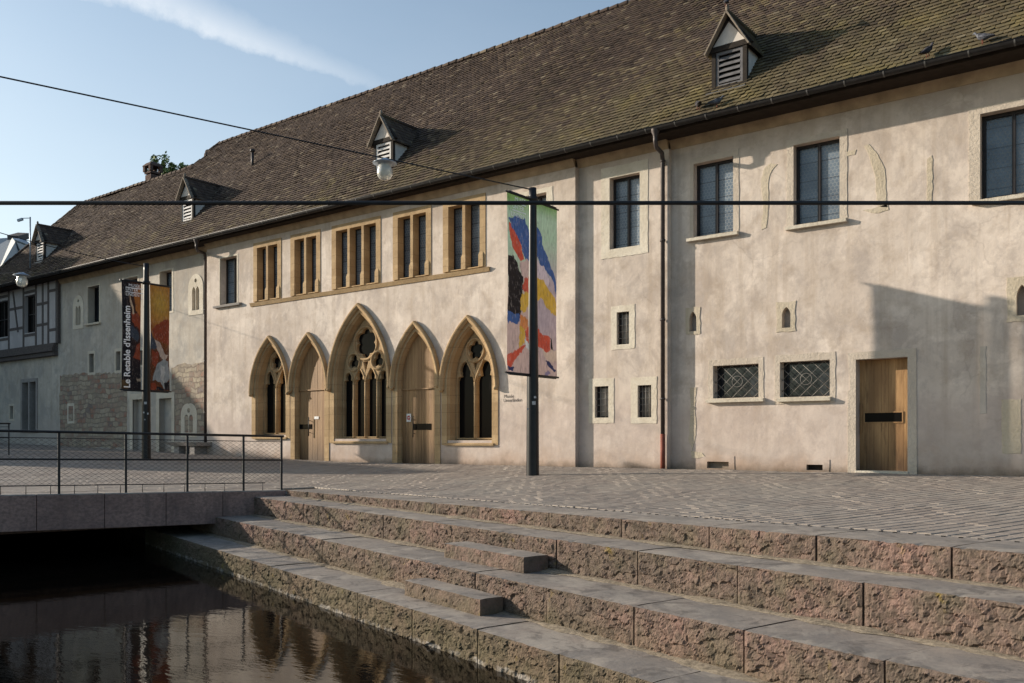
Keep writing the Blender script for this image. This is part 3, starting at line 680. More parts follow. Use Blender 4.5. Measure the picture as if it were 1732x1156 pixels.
# ------------------------------------------------------------------ railing on the bridge
def railing(name, label, p, qlist, zf, mesh=True, low=True):
    t = thing(name, label, 'railing', PQ(p, qlist[0], zf(qlist[0])), 'railings on the footbridge')
    H = 1.10
    for q in qlist:
        MB().bar(PQ(p, q, zf(q)-0.05), PQ(p, q, zf(q)+H), 0.042, 0.022, EV).build('post', 'black_iron', t)
    q0, q1 = qlist[0], qlist[-1]
    L = lambda q, h: PQ(p, q, zf(q)+h)
    MB().tube([L(q0+0.05, H+0.012), L(q1, H+0.012)], 0.024, 8).build('top_rail', 'black_iron', t)
    MB().tube([L(q0, H-0.10), L(q1, H-0.10)], 0.007, 6).build('guide_wire', 'black_iron', t)
    MB().tube([L(q0, 0.62), L(q1, 0.62)], 0.017, 8).build('mid_rail', 'black_iron', t)
    if low:
        m = MB(); m.tube([L(q0-0.35, 0.15), L(q1, 0.15)], 0.009, 6)
        for q in np.arange(q0-0.4, q1, -0.39): m.tube([L(q, 0.0), L(q, 0.15)], 0.007, 5)
        m.build('foot_rail', 'black_iron', t)
    if mesh:
        m = MB(); r = 0.0024; z0, z1 = 0.15, H-0.10; sl = 0.62   # diamond netting
        q = q1-(z1-z0)/sl
        while q < q0:
            for sgn in (1, -1):
                a, b = (q, z0), (q+(z1-z0)/sl, z1)
                if sgn < 0: a, b = (q, z1), (q+(z1-z0)/sl, z0)
                def cl(pt0, pt1):
                    (x0, y0), (x1, y1) = pt0, pt1
                    ts = [0, 1]
                    for lim in (q1, q0):
                        tt = (lim-x0)/(x1-x0)
                        if lim == q1: ts[0] = max(ts[0], tt)
                        else: ts[1] = min(ts[1], tt)
                    if ts[0] >= ts[1]: return None
                    return [(x0+(x1-x0)*k, y0+(y1-y0)*k) for k in ts]
                c = cl(a, b)
                if c: m.tube([L(*c[0]), L(*c[1])], r, 3, caps=False)
            q += 0.125
        tag(m.build('wire_netting', 'black_iron', t), kind='stuff')
    return t
railing('railing', 'black iron railing with wire netting along the near edge of the footbridge', PB-0.06, [7.03, 6.23, 5.12, 3.995, 2.866, 1.74, 0.61, -0.5, -1.6], zb_edge)
c = at_d(15, 777, 31.0); pr = (c-C0).dot(EV); qr = (c-C0).dot(QV)
def zfar(q):
    P = PQ(pr, q); return pz(P.x, P.y)
railing('railing', 'short far black railing beyond the bridge at the left picture edge', pr, [qr, qr-0.32, qr-1.5, qr-2.7], zfar, mesh=False, low=False)

# ------------------------------------------------------------------ the convent
YA, YB, YC, YD = 0.25, 0.0, 0.18, 0.33
XL = at_y(0, 560, YA).x-9.0
XA0, XB0, XB1, XC1, XR = at_y(98, 560, YA).x, at_y(350, 560, YB).x, at_y(973, 560, YB).x, at_y(1131, 560, YC).x, 9.0
ZW = 8.12
conv = thing('convent_building', 'long medieval convent with pale plaster wall, gothic arches and steep mossy tiled roof', 'building', ((XA0+XR)/2, 0, 0))
HOLES = {'A': [], 'B': [], 'C': [], 'D': [], 'L': []}
YS = {'A': YA, 'B': YB, 'C': YC, 'D': YD, 'L': YA+0.02}
def rect(x0, x1, z0, z1): return [(x0, z0), (x1, z0), (x1, z1), (x0, z1)]
def span(sec, u0, u1, vt, vb):
    y = YS[sec]; um, vm = (u0+u1)/2, (vt+vb)/2
    return at_y(u0, vm, y).x, at_y(u1, vm, y).x, at_y(um, vb, y).z, at_y(um, vt, y).z
def rag_rect(x0, x1, z0, z1, a=0.02, step=0.12):
    out = []; cs = [(x0, z0), (x1, z0), (x1, z1), (x0, z1)]
    for (ax, az), (bx, bz) in zip(cs, cs[1:]+cs[:1]):
        n = max(1, int(math.hypot(bx-ax, bz-az)/step))
        for i in range(n):
            t = i/n; out.append((ax+(bx-ax)*t+random.uniform(-a, a), az+(bz-az)*t+random.uniform(-a, a)))
    return out
def window(sec, u0, u1, vt, vb, fr=None, recess=0.26, glass='leaded_glass', leaves=2, sill=None, bars=None, jamb=0.045, frame_mat='pale_stone', grille=None, label=None):
    x0, x1, z0, z1 = span(sec, u0, u1, vt, vb); y = YS[sec]
    HOLES[sec].append(rect(x0, x1, z0, z1))
    yg = y+recess; m = MB()
    holes = []; wl = (x1-x0-jamb*2-(leaves-1)*0.06)/leaves
    for i in range(leaves):
        a = x0+jamb+i*(wl+0.06); holes.append(rect(a, a+wl, z0+jamb, z1-jamb))
    m.plate([rect(x0-0.01, x1+0.01, z0-0.01, z1+0.01)]+holes, yg-0.05, 0.06)
    w = m.build('window', 'dark_joinery', conv, label=label)
    MB().box(x0-0.01, x1+0.01, yg+0.012, yg+0.03, z0-0.01, z1+0.01).build('pane', glass, w)
    if fr:
        fl, frr, ft, fb = fr
        f = MB().plate([rag_rect(x0-fl, x1+frr, z0-fb, z1+ft, 0.010), rect(x0+0.004, x1-0.004, z0+0.004, z1-0.004)], y-0.010, 0.05)
        f.build('surround', 'worn_frame' if sec == 'D' else frame_mat, w)
    if sill:
        s = MB(); s.hexa([(x0-sill, y-0.11, z0-0.10), (x1+sill, y-0.11, z0-0.10), (x1+sill, y+recess*0.7, z0-0.10), (x0-sill, y+recess*0.7, z0-0.10),
                          (x0-sill, y-0.12, z0-0.03), (x1+sill, y-0.12, z0-0.03), (x1+sill, y+recess*0.7, z0+0.012), (x0-sill, y+recess*0.7, z0+0.012)])
        s.build('sill', 'pale_stone' if sec != 'B' else 'grey_stone', w)
    if bars:
        b = MB(); nx, nzz = bars
        for i in range(1, nx+1): xx = x0+(x1-x0)*i/(nx+1); b.tube([(xx, yg-0.10, z0), (xx, yg-0.10, z1)], 0.010, 6)
        for i in range(1, nzz+1): zz = z0+(z1-z0)*i/(nzz+1); b.tube([(x0, yg-0.095, zz), (x1, yg-0.095, zz)], 0.009, 6)
        b.build('bars', 'grey_iron', w)
    if grille:
        b = MB(); yb = y+0.10; st = 0.27; cx, cz = (x0+x1)/2, (z0+z1)/2; h = (z1-z0)/2; k = 1.05
        for i in range(-9, 10):
            for s in (1, -1):
                pts = []
                for zz in (-h, h):
                    pts.append((i*st+s*zz*k, zz))
                (ax, az), (bx, bz) = pts; W = (x1-x0)/2
                ts = sorted([(-W-ax)/(bx-ax), (W-ax)/(bx-ax)]); t0, t1 = max(0, ts[0]), min(1, ts[1])
                if t1-t0 < 0.03: continue
                b.tube([(cx+ax+(bx-ax)*t0, yb+0.004*s, cz+az+(bz-az)*t0), (cx+ax+(bx-ax)*t1, yb+0.004*s, cz+az+(bz-az)*t1)], 0.0065, 6)
        ring = [(cx+0.13*math.cos(t), yb, cz+0.13*math.sin(t)) for t in np.linspace(0, 2*math.pi, 25)]
        b.tube(ring, 0.007, 6, caps=False)
        b.build('lattice_grille', 'grey_iron', w)
    return w

# plain windows -------- upper floor and small ones
window('B', 372, 401, 435, 514.6, fr=(0.05, 0.06, 0.05, 0.02), sill=0.28, recess=0.32, label=None)
window('B', 884, 924.5, 329, 410, fr=(0.12, 0.2, 0.12, 0.1), recess=0.3)
window('C', 1031, 1082.5, 296.5, 419, fr=(0.25, 0.23, 0.28, 0.22), recess=0.24, jamb=0.05)
window('C', 1043, 1064.5, 527.5, 583, fr=(0.16, 0.16, 0.16, 0.12), glass='dusty_glass', leaves=1, bars=(2, 4), recess=0.17)
window('C', 1006, 1029.5, 653.5, 707, fr=(0.18, 0.16, 0.2, 0.14), glass='dusty_glass', leaves=1, bars=(2, 4), recess=0.17)
window('C', 1078.5, 1102, 651.5, 706.5, fr=(0.19, 0.15, 0.2, 0.15), glass='dusty_glass', leaves=1, bars=(3, 4), recess=0.17)
window('D', 1173, 1240.5, 271, 397, fr=(0.09, 0.14, 0.14, 0.0), sill=0.14, recess=0.24, jamb=0.06)
window('D', 1342, 1420.5, 238, 376, fr=(0.15, 0.16, 0.13, 0.0), sill=0.16, recess=0.24, jamb=0.06)
window('D', 1657.5, 1768, 182, 330, fr=(0.20, 0.2, 0.15, 0.0), sill=0.14, recess=0.26, jamb=0.07)
window('D', 1206, 1283.5, 617, 673.5, fr=(0.12, 0.12, 0.14, 0.10), sill=0.14, glass='dark_glass', leaves=1, recess=0.3, grille=True, label='wide low window behind a diamond lattice grille')
window('D', 1319, 1404, 610.5, 671.5, fr=(0.12, 0.12, 0.16, 0.15), sill=0.03, glass='dark_glass', leaves=1, recess=0.3, grille=True, label='wide low window behind a diamond lattice grille')
# section A, left of the first downpipe
window('A', 148.5, 168, 484, 546, fr=(0.04, 0.1, 0.05, 0.0), sill=0.14, recess=0.36, glass='dark_glass', leaves=2)
window('A', 208, 233, 470, 534, fr=(0.04, 0.1, 0.05, 0.0), recess=0.36, glass='dark_glass', leaves=2)
window('A', 270, 291, 458, 528, fr=(0.04, 0.12, 0.05, 0.08), recess=0.36, glass='leaded_glass', leaves=2)
for u0, u1, vt, vb in ((150.5, 159, 598.5, 630.5), (196, 204, 594.5, 627), (236, 242.5, 593, 618), (116, 124.5, 687, 713)):
    window('A', u0, u1, vt, vb, fr=(0.1, 0.08, 0.12, 0.1), recess=0.3, glass='black_glass', leaves=1, jamb=0.02, label='narrow slit window')

# golden gothic mullion windows
sill_z = np.mean([at_y(u, v, YB).z for u, v in ((430, 507.5), (620, 483.5), (780, 461), (826, 451.5))])
gts = []; G = [(432, 473, 410, 2), (495, 539, 396.7, 2), (565, 640.5, 381, 3), (669, 725.5, 359, 2), (754, 817, 339.6, 2)]
gtop = np.mean([at_y((a+b)/2, t, YB).z for a, b, t, n in G])
for a, b, t, n in G:
    x0, x1 = at_y(a, 440, YB).x, at_y(b, 440, YB).x; z0, z1 = sill_z+0.02, gtop
    HOLES['B'].append(rect(x0-0.02, x1+0.02, z0-0.05, z1+0.02))
    mw = 0.11; lw = (x1-x0-(n+1)*mw)/n
    holes = [rect(x0+mw+i*(lw+mw), x0+mw+i*(lw+mw)+lw, z0+0.02, z1-0.10) for i in range(n)]
    m = MB().plate([rect(x0-0.10, x1+0.10, z0-0.01, z1+0.09)]+holes, YB-0.018, 0.36)
    for i in range(n+1):                      # stepped plinths at the foot of every mullion and jamb
        xc = x0+i*(lw+mw)
        m.box(xc-0.028, xc+mw+0.028, YB-0.045, YB+0.20, z0-0.008, z0+0.34); m.hexa([(xc-0.028, YB-0.045, z0+0.34), (xc+mw+0.028, YB-0.045, z0+0.34), (xc+mw+0.028, YB+0.20, z0+0.34), (xc-0.028, YB+0.20, z0+0.34), (xc, YB-0.019, z0+0.44), (xc+mw, YB-0.019, z0+0.44), (xc+mw, YB+0.17, z0+0.44), (xc, YB+0.17, z0+0.44)])
    w = m.build('mullioned_window', 'golden_sandstone', conv, label='golden sandstone window of three tall lights' if n == 3 else None)
    fm = MB()
    for h in holes:
        fm.plate([rect(h[0][0]-0.005, h[1][0]+0.005, h[0][1]-0.005, h[2][1]+0.005), rect(h[0][0]+0.03, h[1][0]-0.03, h[0][1]+0.03, h[2][1]-0.03)], YB+0.24, 0.03)
    fm.build('casement', 'dark_joinery', w)
    for h in holes:
        MB().box(h[0][0]-0.01, h[1][0]+0.01, YB+0.275, YB+0.29, h[0][1]-0.01, h[2][1]+0.01).build('pane', 'leaded_glass', w)
xs0, xs1 = at_y(425, 508, YB).x, at_y(829, 452, YB).x
m = MB().hexa([(xs0, YB-0.03, sill_z-0.15), (xs1, YB-0.03, sill_z-0.15), (xs1, YB+0.3, sill_z-0.15), (xs0, YB+0.3, sill_z-0.15), (xs0, YB-0.085, sill_z-0.03), (xs1, YB-0.085, sill_z-0.03), (xs1, YB+0.3, sill_z+0.006), (xs0, YB+0.3, sill_z+0.006)])
m.build('sill_course', 'golden_sandstone', conv)

# ------------------------------------------------------------------ pointed arches
def arch(xc, w, zs, h, d=0.0, n=18, zb=None):
    """pointed arch, offset inwards by d; left springing over apex to right springing; with legs to zb"""
    Rr = (w*w+h*h)/(2*w); c = Rr-w; r2 = Rr-d
    ha = math.sqrt(max(r2*r2-c*c, 0.01)); th = math.atan2(ha, c)    # angle at the apex seen from the right-hand centre
    L = [(xc+c-r2*math.cos(th*i/n), zs+r2*math.sin(th*i/n)) for i in range(n+1)]
    Rt = [(2*xc-x, z) for x, z in L[::-1]][1:]
    pts = L+Rt
    if zb is not None: pts = [(pts[0][0], zb)]+pts+[(pts[-1][0], zb)]
    return pts
def foil(cx, cz, n, c, r, rot=math.pi/2, m=64):
    out = []
    for i in range(m):
        ph = 2*math.pi*i/m; dl = min(abs((ph-rot-2*math.pi*k/n+math.pi) % (2*math.pi)-math.pi) for k in range(n))
        s = r*r-(c*math.sin(dl))**2
        out.append((cx+math.cos(ph)*(c*math.cos(dl)+math.sqrt(max(s, 1e-6))), cz+math.sin(ph)*(c*math.cos(dl)+math.sqrt(max(s, 1e-6)))))
    return out
def cusped_light(x0, x1, zb, zs, rise):
    """a lancet light with a small trefoil-cusped head"""
    xc = (x0+x1)/2; w = (x1-x0)/2; pts = [(x0, zb), (x1, zb), (x1, zs-0.02)]
    a = w*0.62
    pts += [(xc+w*0.98, zs+0.05), (xc+w*0.85, zs+rise*0.24), (xc+w*0.52, zs+rise*0.27)]        # right lobe and cusp
    for t in np.linspace(-0.35, math.pi+0.35, 13):
        pts.append((xc+a*math.cos(t), zs+rise*0.56+(rise*0.40 if math.sin(t) > 0 else a)*math.sin(t)))
    pts += [(xc-w*0.52, zs+rise*0.27), (xc-w*0.85, zs+rise*0.24), (xc-w*0.98, zs+0.05), (x0, zs-0.02)]
    return pts
ARC = [  # kind, uL, uR, v spring, apex, v base (sill or ground), glass half width
    ('win', 420.5, 486.2, 659, (451.6, 568.6), 735, 0.72),
    ('door', 486.4, 552.6, 652, (516.8, 563.0), 778, 0.76),
    ('big', 552.0, 658.0, 648, (601.0, 513.7), 741.5, 1.08),
    ('door', 658.4, 741.0, 645.5, (697.6, 543.8), 786, 0.78),
    ('win', 741.5, 839.0, 648.5, (787.0, 534.0), 744, 0.73)]
HD = 0.13
for ai, (kind, uL, uR, vs_, ap, vb, wg) in enumerate(ARC):
    yh = YB-HD
    xl, xr = at_y(uL, vs_, yh).x, at_y(uR, vs_, yh).x; xc, wo_ = (xl+xr)/2, (xr-xl)/2
    um = (uL+uR)/2; zs = at_y(um, vs_, yh).z; h = at_y(ap[0], ap[1], yh).z-zs
    zb = at_y(um, vb, YB).z if kind != 'door' else -0.03
    dj = 0.24                                     # offset of the opening edge
    hole = arch(xc, wo_, zs, h, dj-0.03, zb=zb-0.02); HOLES['B'].append(hole)
    eps = 0.003*(ai % 2)
    # surround: flat stone band + splayed, moulded reveal
    m = MB()
    outer = arch(xc, wo_, zs, h, 0.02, zb=zb-(0.15 if kind != 'door' else 0)); inner = arch(xc, wo_, zs, h, dj, zb=zb-(0.15 if kind != 'door' else 0))
    m.plate([outer+inner[::-1]], YB-0.020-eps, 0.05)
    dep = 0.36
    dg = wo_-wg
    prof = [(dj, -0.018), (dj+0.012, 0.02), (dj+0.05, 0.06), (dj+0.055, 0.11), (dj+(dg-dj)*0.8, dep-0.06), (dg-0.01, dep-0.04), (dg, dep+0.08)] if kind != 'door' else [(dj, -0.018), (dj+0.01, 0.04), (dj+0.03, 0.10), (dj+0.03, 0.36)]
    rings = [[(x, YB+yy, z) for x, z in arch(xc, wo_, zs, h, d_, zb=zb-0.02)] for d_, yy in prof]
    m.loft(rings)
    nm = {'win': 'arched_window', 'big': 'arched_window', 'door': 'arched_door'}[kind]
    aw = m.build(nm, 'golden_sandstone', conv, label='tall central pointed window with four lights' if kind == 'big' else None)
    # hood mould
    hp = [(0.135, 0.0), (0.125, 0.5), (0.06, 0.95), (0.02, 1.0), (-0.012, 0.85), (-0.02, 0.0)]
    rings = [[(x, YB-0.015-HD*f-eps, z) for x, z in arch(xc, wo_, zs-0.14, h+0.14, d_)] for d_, f in hp]
    hm = MB().loft(rings)
    for side in (0, -1):
        ring = [r[side] for r in rings]; hm.add(ring, [tuple(range(len(ring)))])
        sx = xl+0.055 if side == 0 else xr-0.055
        hm.ball((sx, YB-0.08, zs-0.17), 0.07, 0.085, 0.06, 10, 6)
    hm.build('hood_mould', 'golden_sandstone', aw)
    if kind != 'door':
        yg = YB+dep
        gz = zb+0.02
        go = arch(xc, wo_, zs, h, dg-0.015, zb=gz)
        holes = []
        if kind == 'big':
            mw = 0.11; lw = (2*wg-0.06-3*mw)/4
            for i in range(4):
                a = xc-wg+0.03+i*(lw+mw); holes.append(cusped_light(a, a+lw, gz+0.03, zs+0.03, 0.42 if i in (1, 2) else 0.36))
            holes.append(foil(xc, zs+1.30, 6, 0.29, 0.185))
            for s in (-1, 1): holes.append(foil(xc+s*0.56, zs+0.72, 3, 0.115, 0.125, math.pi/2))
            holes.append([(xc-0.10, zs+0.70), (xc, zs+0.40), (xc+0.10, zs+0.70)])
            rims = [(xc, zs+1.30, 0.53), (xc-0.56, zs+0.72, 0.285), (xc+0.56, zs+0.72, 0.285)]
        else:
            mw = 0.12; lw = (2*wg-0.06-mw)/2
            for i in range(2):
                a = xc-wg+0.03+i*(lw+mw); holes.append(cusped_light(a, a+lw, gz+0.03, zs+0.06, 0.62))
            holes.append(foil(xc, zs+0.98, 5, 0.165, 0.11))
            holes.append([(xc-0.06, zs+0.60), (xc, zs+0.42), (xc+0.06, zs+0.60)])
            rims = [(xc, zs+0.98, 0.335)]
        tm = MB().plate([go]+holes, yg-0.10, 0.16, bevel=0.028)
        for rx, rz, rr in rims:        # round mouldings of the circles
            tm.tube([(rx+rr*math.cos(t), yg-0.10, rz+rr*math.sin(t)) for t in np.linspace(0, 2*math.pi, 33)], 0.042, 8, caps=False)
        nl = 4 if kind == 'big' else 2
        for i in range(1, nl):          # roll on the front of each mullion, forking into the heads
            mx = xc-wg+0.03+i*(lw+mw)-mw/2
            tm.tube([(mx, yg-0.105, gz), (mx, yg-0.105, zs+0.05)], 0.04, 8)
            for s in (-1, 1):
                tm.tube([(mx, yg-0.105, zs+0.04), (mx+s*0.05, yg-0.105, zs+0.22), (mx+s*lw*0.5, yg-0.105, zs+(0.48 if kind == 'big' else 0.70))], [0.036, 0.032, 0.026], 7)
        tm.build('tracery', 'golden_sandstone', aw)
        MB().plate([arch(xc, wo_, zs, h, dg-0.03, zb=zb)], yg+0.02, 0.02).build('pane', 'black_glass', aw)
        s = MB(); s.hexa([(xc-wo_+0.16, YB-0.07, zb-0.17), (xc+wo_-0.16, YB-0.07, zb-0.17), (xc+wo_-0.16, YB+0.4, zb-0.17), (xc-wo_+0.16, YB+0.4, zb-0.17), (xc-wo_+0.16, YB-0.085, zb-0.12), (xc+wo_-0.16, YB-0.085, zb-0.12), (xc+wo_-0.16, YB+0.4, zb+0.035), (xc-wo_+0.16, YB+0.4, zb+0.035)])
        s.build('sill', 'golden_sandstone', aw)
    else:
        yd = YB+0.17; wd = wo_-dj-0.03
        zseam = at_y(um, 661 if ai == 1 else 659, yd).z
        lf = MB(); nb = 11; Rr = (wo_**2+h**2)/(2*wo_); cc = Rr-wo_; r2 = Rr-dj-0.03
        for i in range(nb):
            a = xc-wd+2*wd*i/nb+0.003; b = xc-wd+2*wd*(i+1)/nb-0.003
            def topz(x):
                dx = abs(x-xc)+cc
                return zs+math.sqrt(max(r2*r2-dx*dx, 0.0))
            jy = random.uniform(-0.004, 0.004)
            lf.box(a, b, yd+jy, yd+0.05, 0.0, zseam-0.012)
            za, zb2 = max(topz(a), zseam+0.02), max(topz(b), zseam+0.02)
            mid = (a+b)/2
            lf.prism([(a, yd+jy-0.004, zseam), (b, yd+jy-0.004, zseam), (b, yd+jy-0.004, zb2+0.02), (mid, yd+jy-0.004, max(topz(mid), zseam+.02)+0.02), (a, yd+jy-0.004, za+0.02)], (0, 0.05, 0))
        lf.plate([arch(xc, wo_, zs, h, dj+0.02, zb=-0.02)], yd+0.035, 0.03)
        leaf = lf.build('door_leaf', 'weathered_oak', aw)
        MB().box(xc-wd, xc+wd, yd-0.045, yd-0.002, zseam-0.012, zseam+0.025).build('transom_rail', 'weathered_oak', aw)
        if ai == 1: ws = (506, 528, 718, 726); hx = (522.5, 706, 738)
        else: ws = (699.5, 729.5, 717, 727.5); hx = (699, 704, 740)
        s0, s1 = at_y(ws[0], 720, yd).x, at_y(ws[1], 720, yd).x; sz0, sz1 = at_y((ws[0]+ws[1])/2, ws[3], yd).z, at_y((ws[0]+ws[1])/2, ws[2], yd).z
        MB().box(s0, s1, yd-0.012, yd+0.02, sz0, sz1).build('glass_slot', 'black_glass', aw)
        hxx = at_y(hx[0], 720, yd-0.07).x; h0, h1 = at_y(hx[0], hx[2], yd-0.07).z, at_y(hx[0], hx[1], yd-0.07).z
        hb = MB().tube([(hxx, yd-0.08, h0), (hxx, yd-0.08, h1)], 0.016, 8)
        for zz in (h0+0.12, h1-0.12): hb.tube([(hxx, yd-0.08, zz), (hxx, yd+0.01, zz)], 0.010, 6)
        hb.build('handle', 'black_iron', aw)
        if ai == 1:
            c = at_y(536, 707, yd-0.01); MB().box(c.x-0.13, c.x+0.09, yd-0.014, yd-0.007, c.z-0.045, c.z+0.045).build('notice', 'white_paint', aw)
        else:
            c = at_y(691.5, 707, yd-0.01); MB().box(c.x-0.095, c.x+0.095, yd-0.014, yd-0.007, c.z-0.125, c.z+0.125).build('notice', 'white_paint', aw, label='white notice with a red round no-entry mark')
            t = MB(); t.plate([[(c.x+0.068*math.cos(a), c.z+0.068*math.sin(a)) for a in np.linspace(0, 2*math.pi, 24, endpoint=False)], rect(c.x-0.045, c.x+0.045, c.z-0.014, c.z+0.014)], yd-0.018, 0.003)
            t.build('no_entry_mark', 'sign_red', aw)

# ------------------------------------------------------------------ right-hand door, lancets, vents
x0, x1, z0, z1 = span('D', 1447.5, 1535.5, 606, 797)
z0 = 0.0
HOLES['D'].append(rect(x0, x1, -0.06, z1))
f = MB(); fw, ft = 0.17, 0.15
f.plate([[(x0-fw, -0.1), (x0-fw, z1*0.72), (x0-fw+0.05, z1*0.73), (x0-fw+0.045, z1*0.85), (x0-fw, z1+ft*0.6), (x0-fw+0.01, z1+ft), (x1+fw, z1+ft+0.02), (x1+fw+0.01, -0.1), (x1-0.003, -0.1), (x1-0.003, z1-0.003), (x0+0.003, z1-0.003), (x0+0.003, -0.1)]], YD-0.014, 0.08)
dr = f.build('door', 'worn_frame', conv, label='plain oak door in a pale stone frame')
yd = YD+0.28; lf = MB()
nb = 7
for i in range(nb):
    a = x0+(x1-x0)*i/nb; lf.box(a+0.002, a+(x1-x0)/nb-0.002, yd+random.uniform(0, .003), yd+0.05, 0.03, z1+0.01)
lf.box(x0-0.02, x1+0.02, yd+0.04, yd+0.06, 0, z1+0.02)
lf.build('door_leaf', 'varnished_oak', dr)
sa, sb = at_y(1463, 705, yd).x, at_y(1526, 705, yd).x; sz0, sz1 = at_y(1495, 714, yd).z, at_y(1495, 698.5, yd).z
MB().box(sa, sb, yd-0.008, yd+0.02, sz0, sz1).build('glass_slot', 'black_glass', dr)
MB().plate([rect(sa-0.025, sb+0.025, sz0-0.025, sz1+0.025), rect(sa, sb, sz0, sz1)], yd-0.016, 0.03).build('slot_frame', 'varnished_oak', dr)
hx = at_y(1457, 705, yd-0.06).x; hz0, hz1 = at_y(1457, 733, yd).z, at_y(1457, 683, yd).z
hb = MB().bar((hx, yd-0.06, hz0), (hx, yd-0.06, hz1), 0.03, 0.02, Vector((0, 1, 0)))
for zz in (hz0+0.1, hz1-0.1): hb.tube([(hx, yd-0.06, zz), (hx, yd+0.01, zz)], 0.01, 6)
hb.build('handle', 'varnished_oak', dr)
MB().box(x0-0.01, x1+0.01, YD-0.03, YD+0.4, -0.1, 0.035).build('threshold', 'pale_stone', dr)

for u0, u1, vt, vb, fw_ in ((1166, 1178.5, 527, 561, 0.10), (1322.5, 1337.5, 519, 555, 0.12), (1719, 1738, 481, 534, 0.16)):
    xa, xb, za, zb = span('D', u0, u1, vt, vb); xc, hw_ = (xa+xb)/2, (xb-xa)/2; sp = za+(zb-za)*0.60
    op = arch(xc, hw_, sp, zb-sp, 0, 6, zb=za)
    HOLES['D'].append(op)
    m = MB().plate([rag_rect(xa-fw_, xb+fw_*0.9, za-fw_*0.7, zb+fw_*0.9, 0.015), arch(xc, hw_-0.004, sp, zb-sp-0.006, 0, 6, zb=za+0.004)], YD-0.012, 0.05)
    w_ = m.build('lancet_window', 'worn_relief', conv)
    MB().box(xa-0.02, xb+0.02, YD+0.16, YD+0.18, za-0.02, zb+0.02).build('pane', 'grey_stone', w_)
for u0, u1, vt, vb in ((1196, 1233, 781, 796), (1364, 1392, 786, 797)):
    xa, xb, za, zb = span('D', u0, u1, vt, vb)
    HOLES['D'].append(rect(xa, xb, 0.02, zb))
    w_ = MB().plate([rag_rect(xa-0.12, xb+0.14, -0.05, zb+0.12, 0.012), rect(xa+0.004, xb-0.004, 0.024, zb-0.004)], YD-0.012, 0.05).build('cellar_vent', 'lime_plaster', conv)
    MB().box(xa-0.02, xb+0.02, YD+0.12, YD+0.14, -0.02, zb+0.02).build('vent_panel', 'bargeboard' if u0 < 1300 else 'dark_timber', w_)

# traces of older openings, standing a little proud of the plaster
def relief(pts, sec='D', proud=0.009, mat='worn_relief', name='old_opening_trace'):
    y = YS[sec]; out = []; rg = 0.06 if name == 'rubble_patch' else 0.012
    w_ = [(at_y(u, v, y).x, at_y(u, v, y).z) for u, v in pts]
    for (ax, az), (bx, bz) in zip(w_, w_[1:]+w_[:1]):
        n = max(1, int(math.hypot(bx-ax, bz-az)/(0.17 if name == 'rubble_patch' else 0.08)))
        for i in range(n): out.append((ax+(bx-ax)*i/n+random.uniform(-rg, rg), az+(bz-az)*i/n+random.uniform(-rg, rg)))
    MB().plate([out], y-proud, proud+0.02, bevel=0.004).build(name, mat, conv)
relief([(1288, 390), (1291, 345), (1287, 305), (1294, 284), (1304, 276), (1316, 279), (1306, 288), (1300, 303), (1301, 345), (1297, 385)])
relief([(1462, 247), (1470, 244), (1485, 262), (1496, 285), (1499, 320), (1501, 352), (1484, 350), (1480, 300), (1470, 266)])
relief([(1458, 357), (1502, 346), (1503, 356), (1480, 362)])
relief([(1569, 270), (1577, 262), (1578, 300), (1577, 342), (1568, 346), (1567, 310)])
relief([(1425, 259), (1448, 254), (1447, 262), (1426, 267)])
relief([(1657, 587), (1668, 586), (1668, 700), (1657, 702)], mat='grey_plaster')
relief([(1694, 677), (1727, 675), (1728, 768), (1695, 768)], mat='worn_relief')
relief([(1167, 656), (1178, 656), (1176, 690), (1178, 735), (1172, 762), (1165, 745), (1168, 700)])
relief([(1168, 762), (1188, 766), (1194, 774), (1170, 776)])

# section A: twin lancets, rubble masonry, walled-up doors
for u0, u1, vt, vb in ((325.5, 337.5, 471, 525), (128.5, 137, 506, 550), (313, 327, 690, 732)):
    xa, xb, za, zb = span('A', u0, u1, vt, vb); w1 = xb-xa; zs = za+(zb-za)*0.62; hl = []
    for i in range(2):
        a = xa+i*(w1*0.53); b = a+w1*0.47; op = arch((a+b)/2, (b-a)/2, zs-0.05, (zb-za)*0.16, 0, 6, zb=za); hl.append(op)
    oc = ((xa+xb)/2, zb-w1*0.19); rr = w1*0.17
    hl.append([(oc[0]+rr*math.cos(t), oc[1]+rr*math.sin(t)) for t in np.linspace(0, 2*math.pi, 14, endpoint=False)])
    HOLES['A'].append(rect(xa-0.02, xb+0.02, za-0.02, zb+0.02))
    base = arch((xa+xb)/2, w1*0.5+0.26, zs+0.1, (zb-zs)*1.15, 0, 8, zb=za-0.18)
    w_ = MB().plate([base]+hl, YA-0.02, 0.12).build('twin_lancet_window', 'pale_stone', conv)
    MB().box(xa-0.05, xb+0.05, YA+0.12, YA+0.14, za-0.05, zb+0.05).build('pane', 'grey_stone', w_)
relief([(101, 636), (118, 634), (135, 632), (160, 634), (182, 630), (203, 632), (215, 634), (215, 758), (101, 758)], 'A', 0.008, 'rubble_masonry', 'rubble_patch')
relief([(291, 622), (300, 619), (312, 616), (325, 618), (336, 612), (347, 616), (347, 734), (292, 735)], 'A', 0.008, 'rubble_masonry', 'rubble_patch')
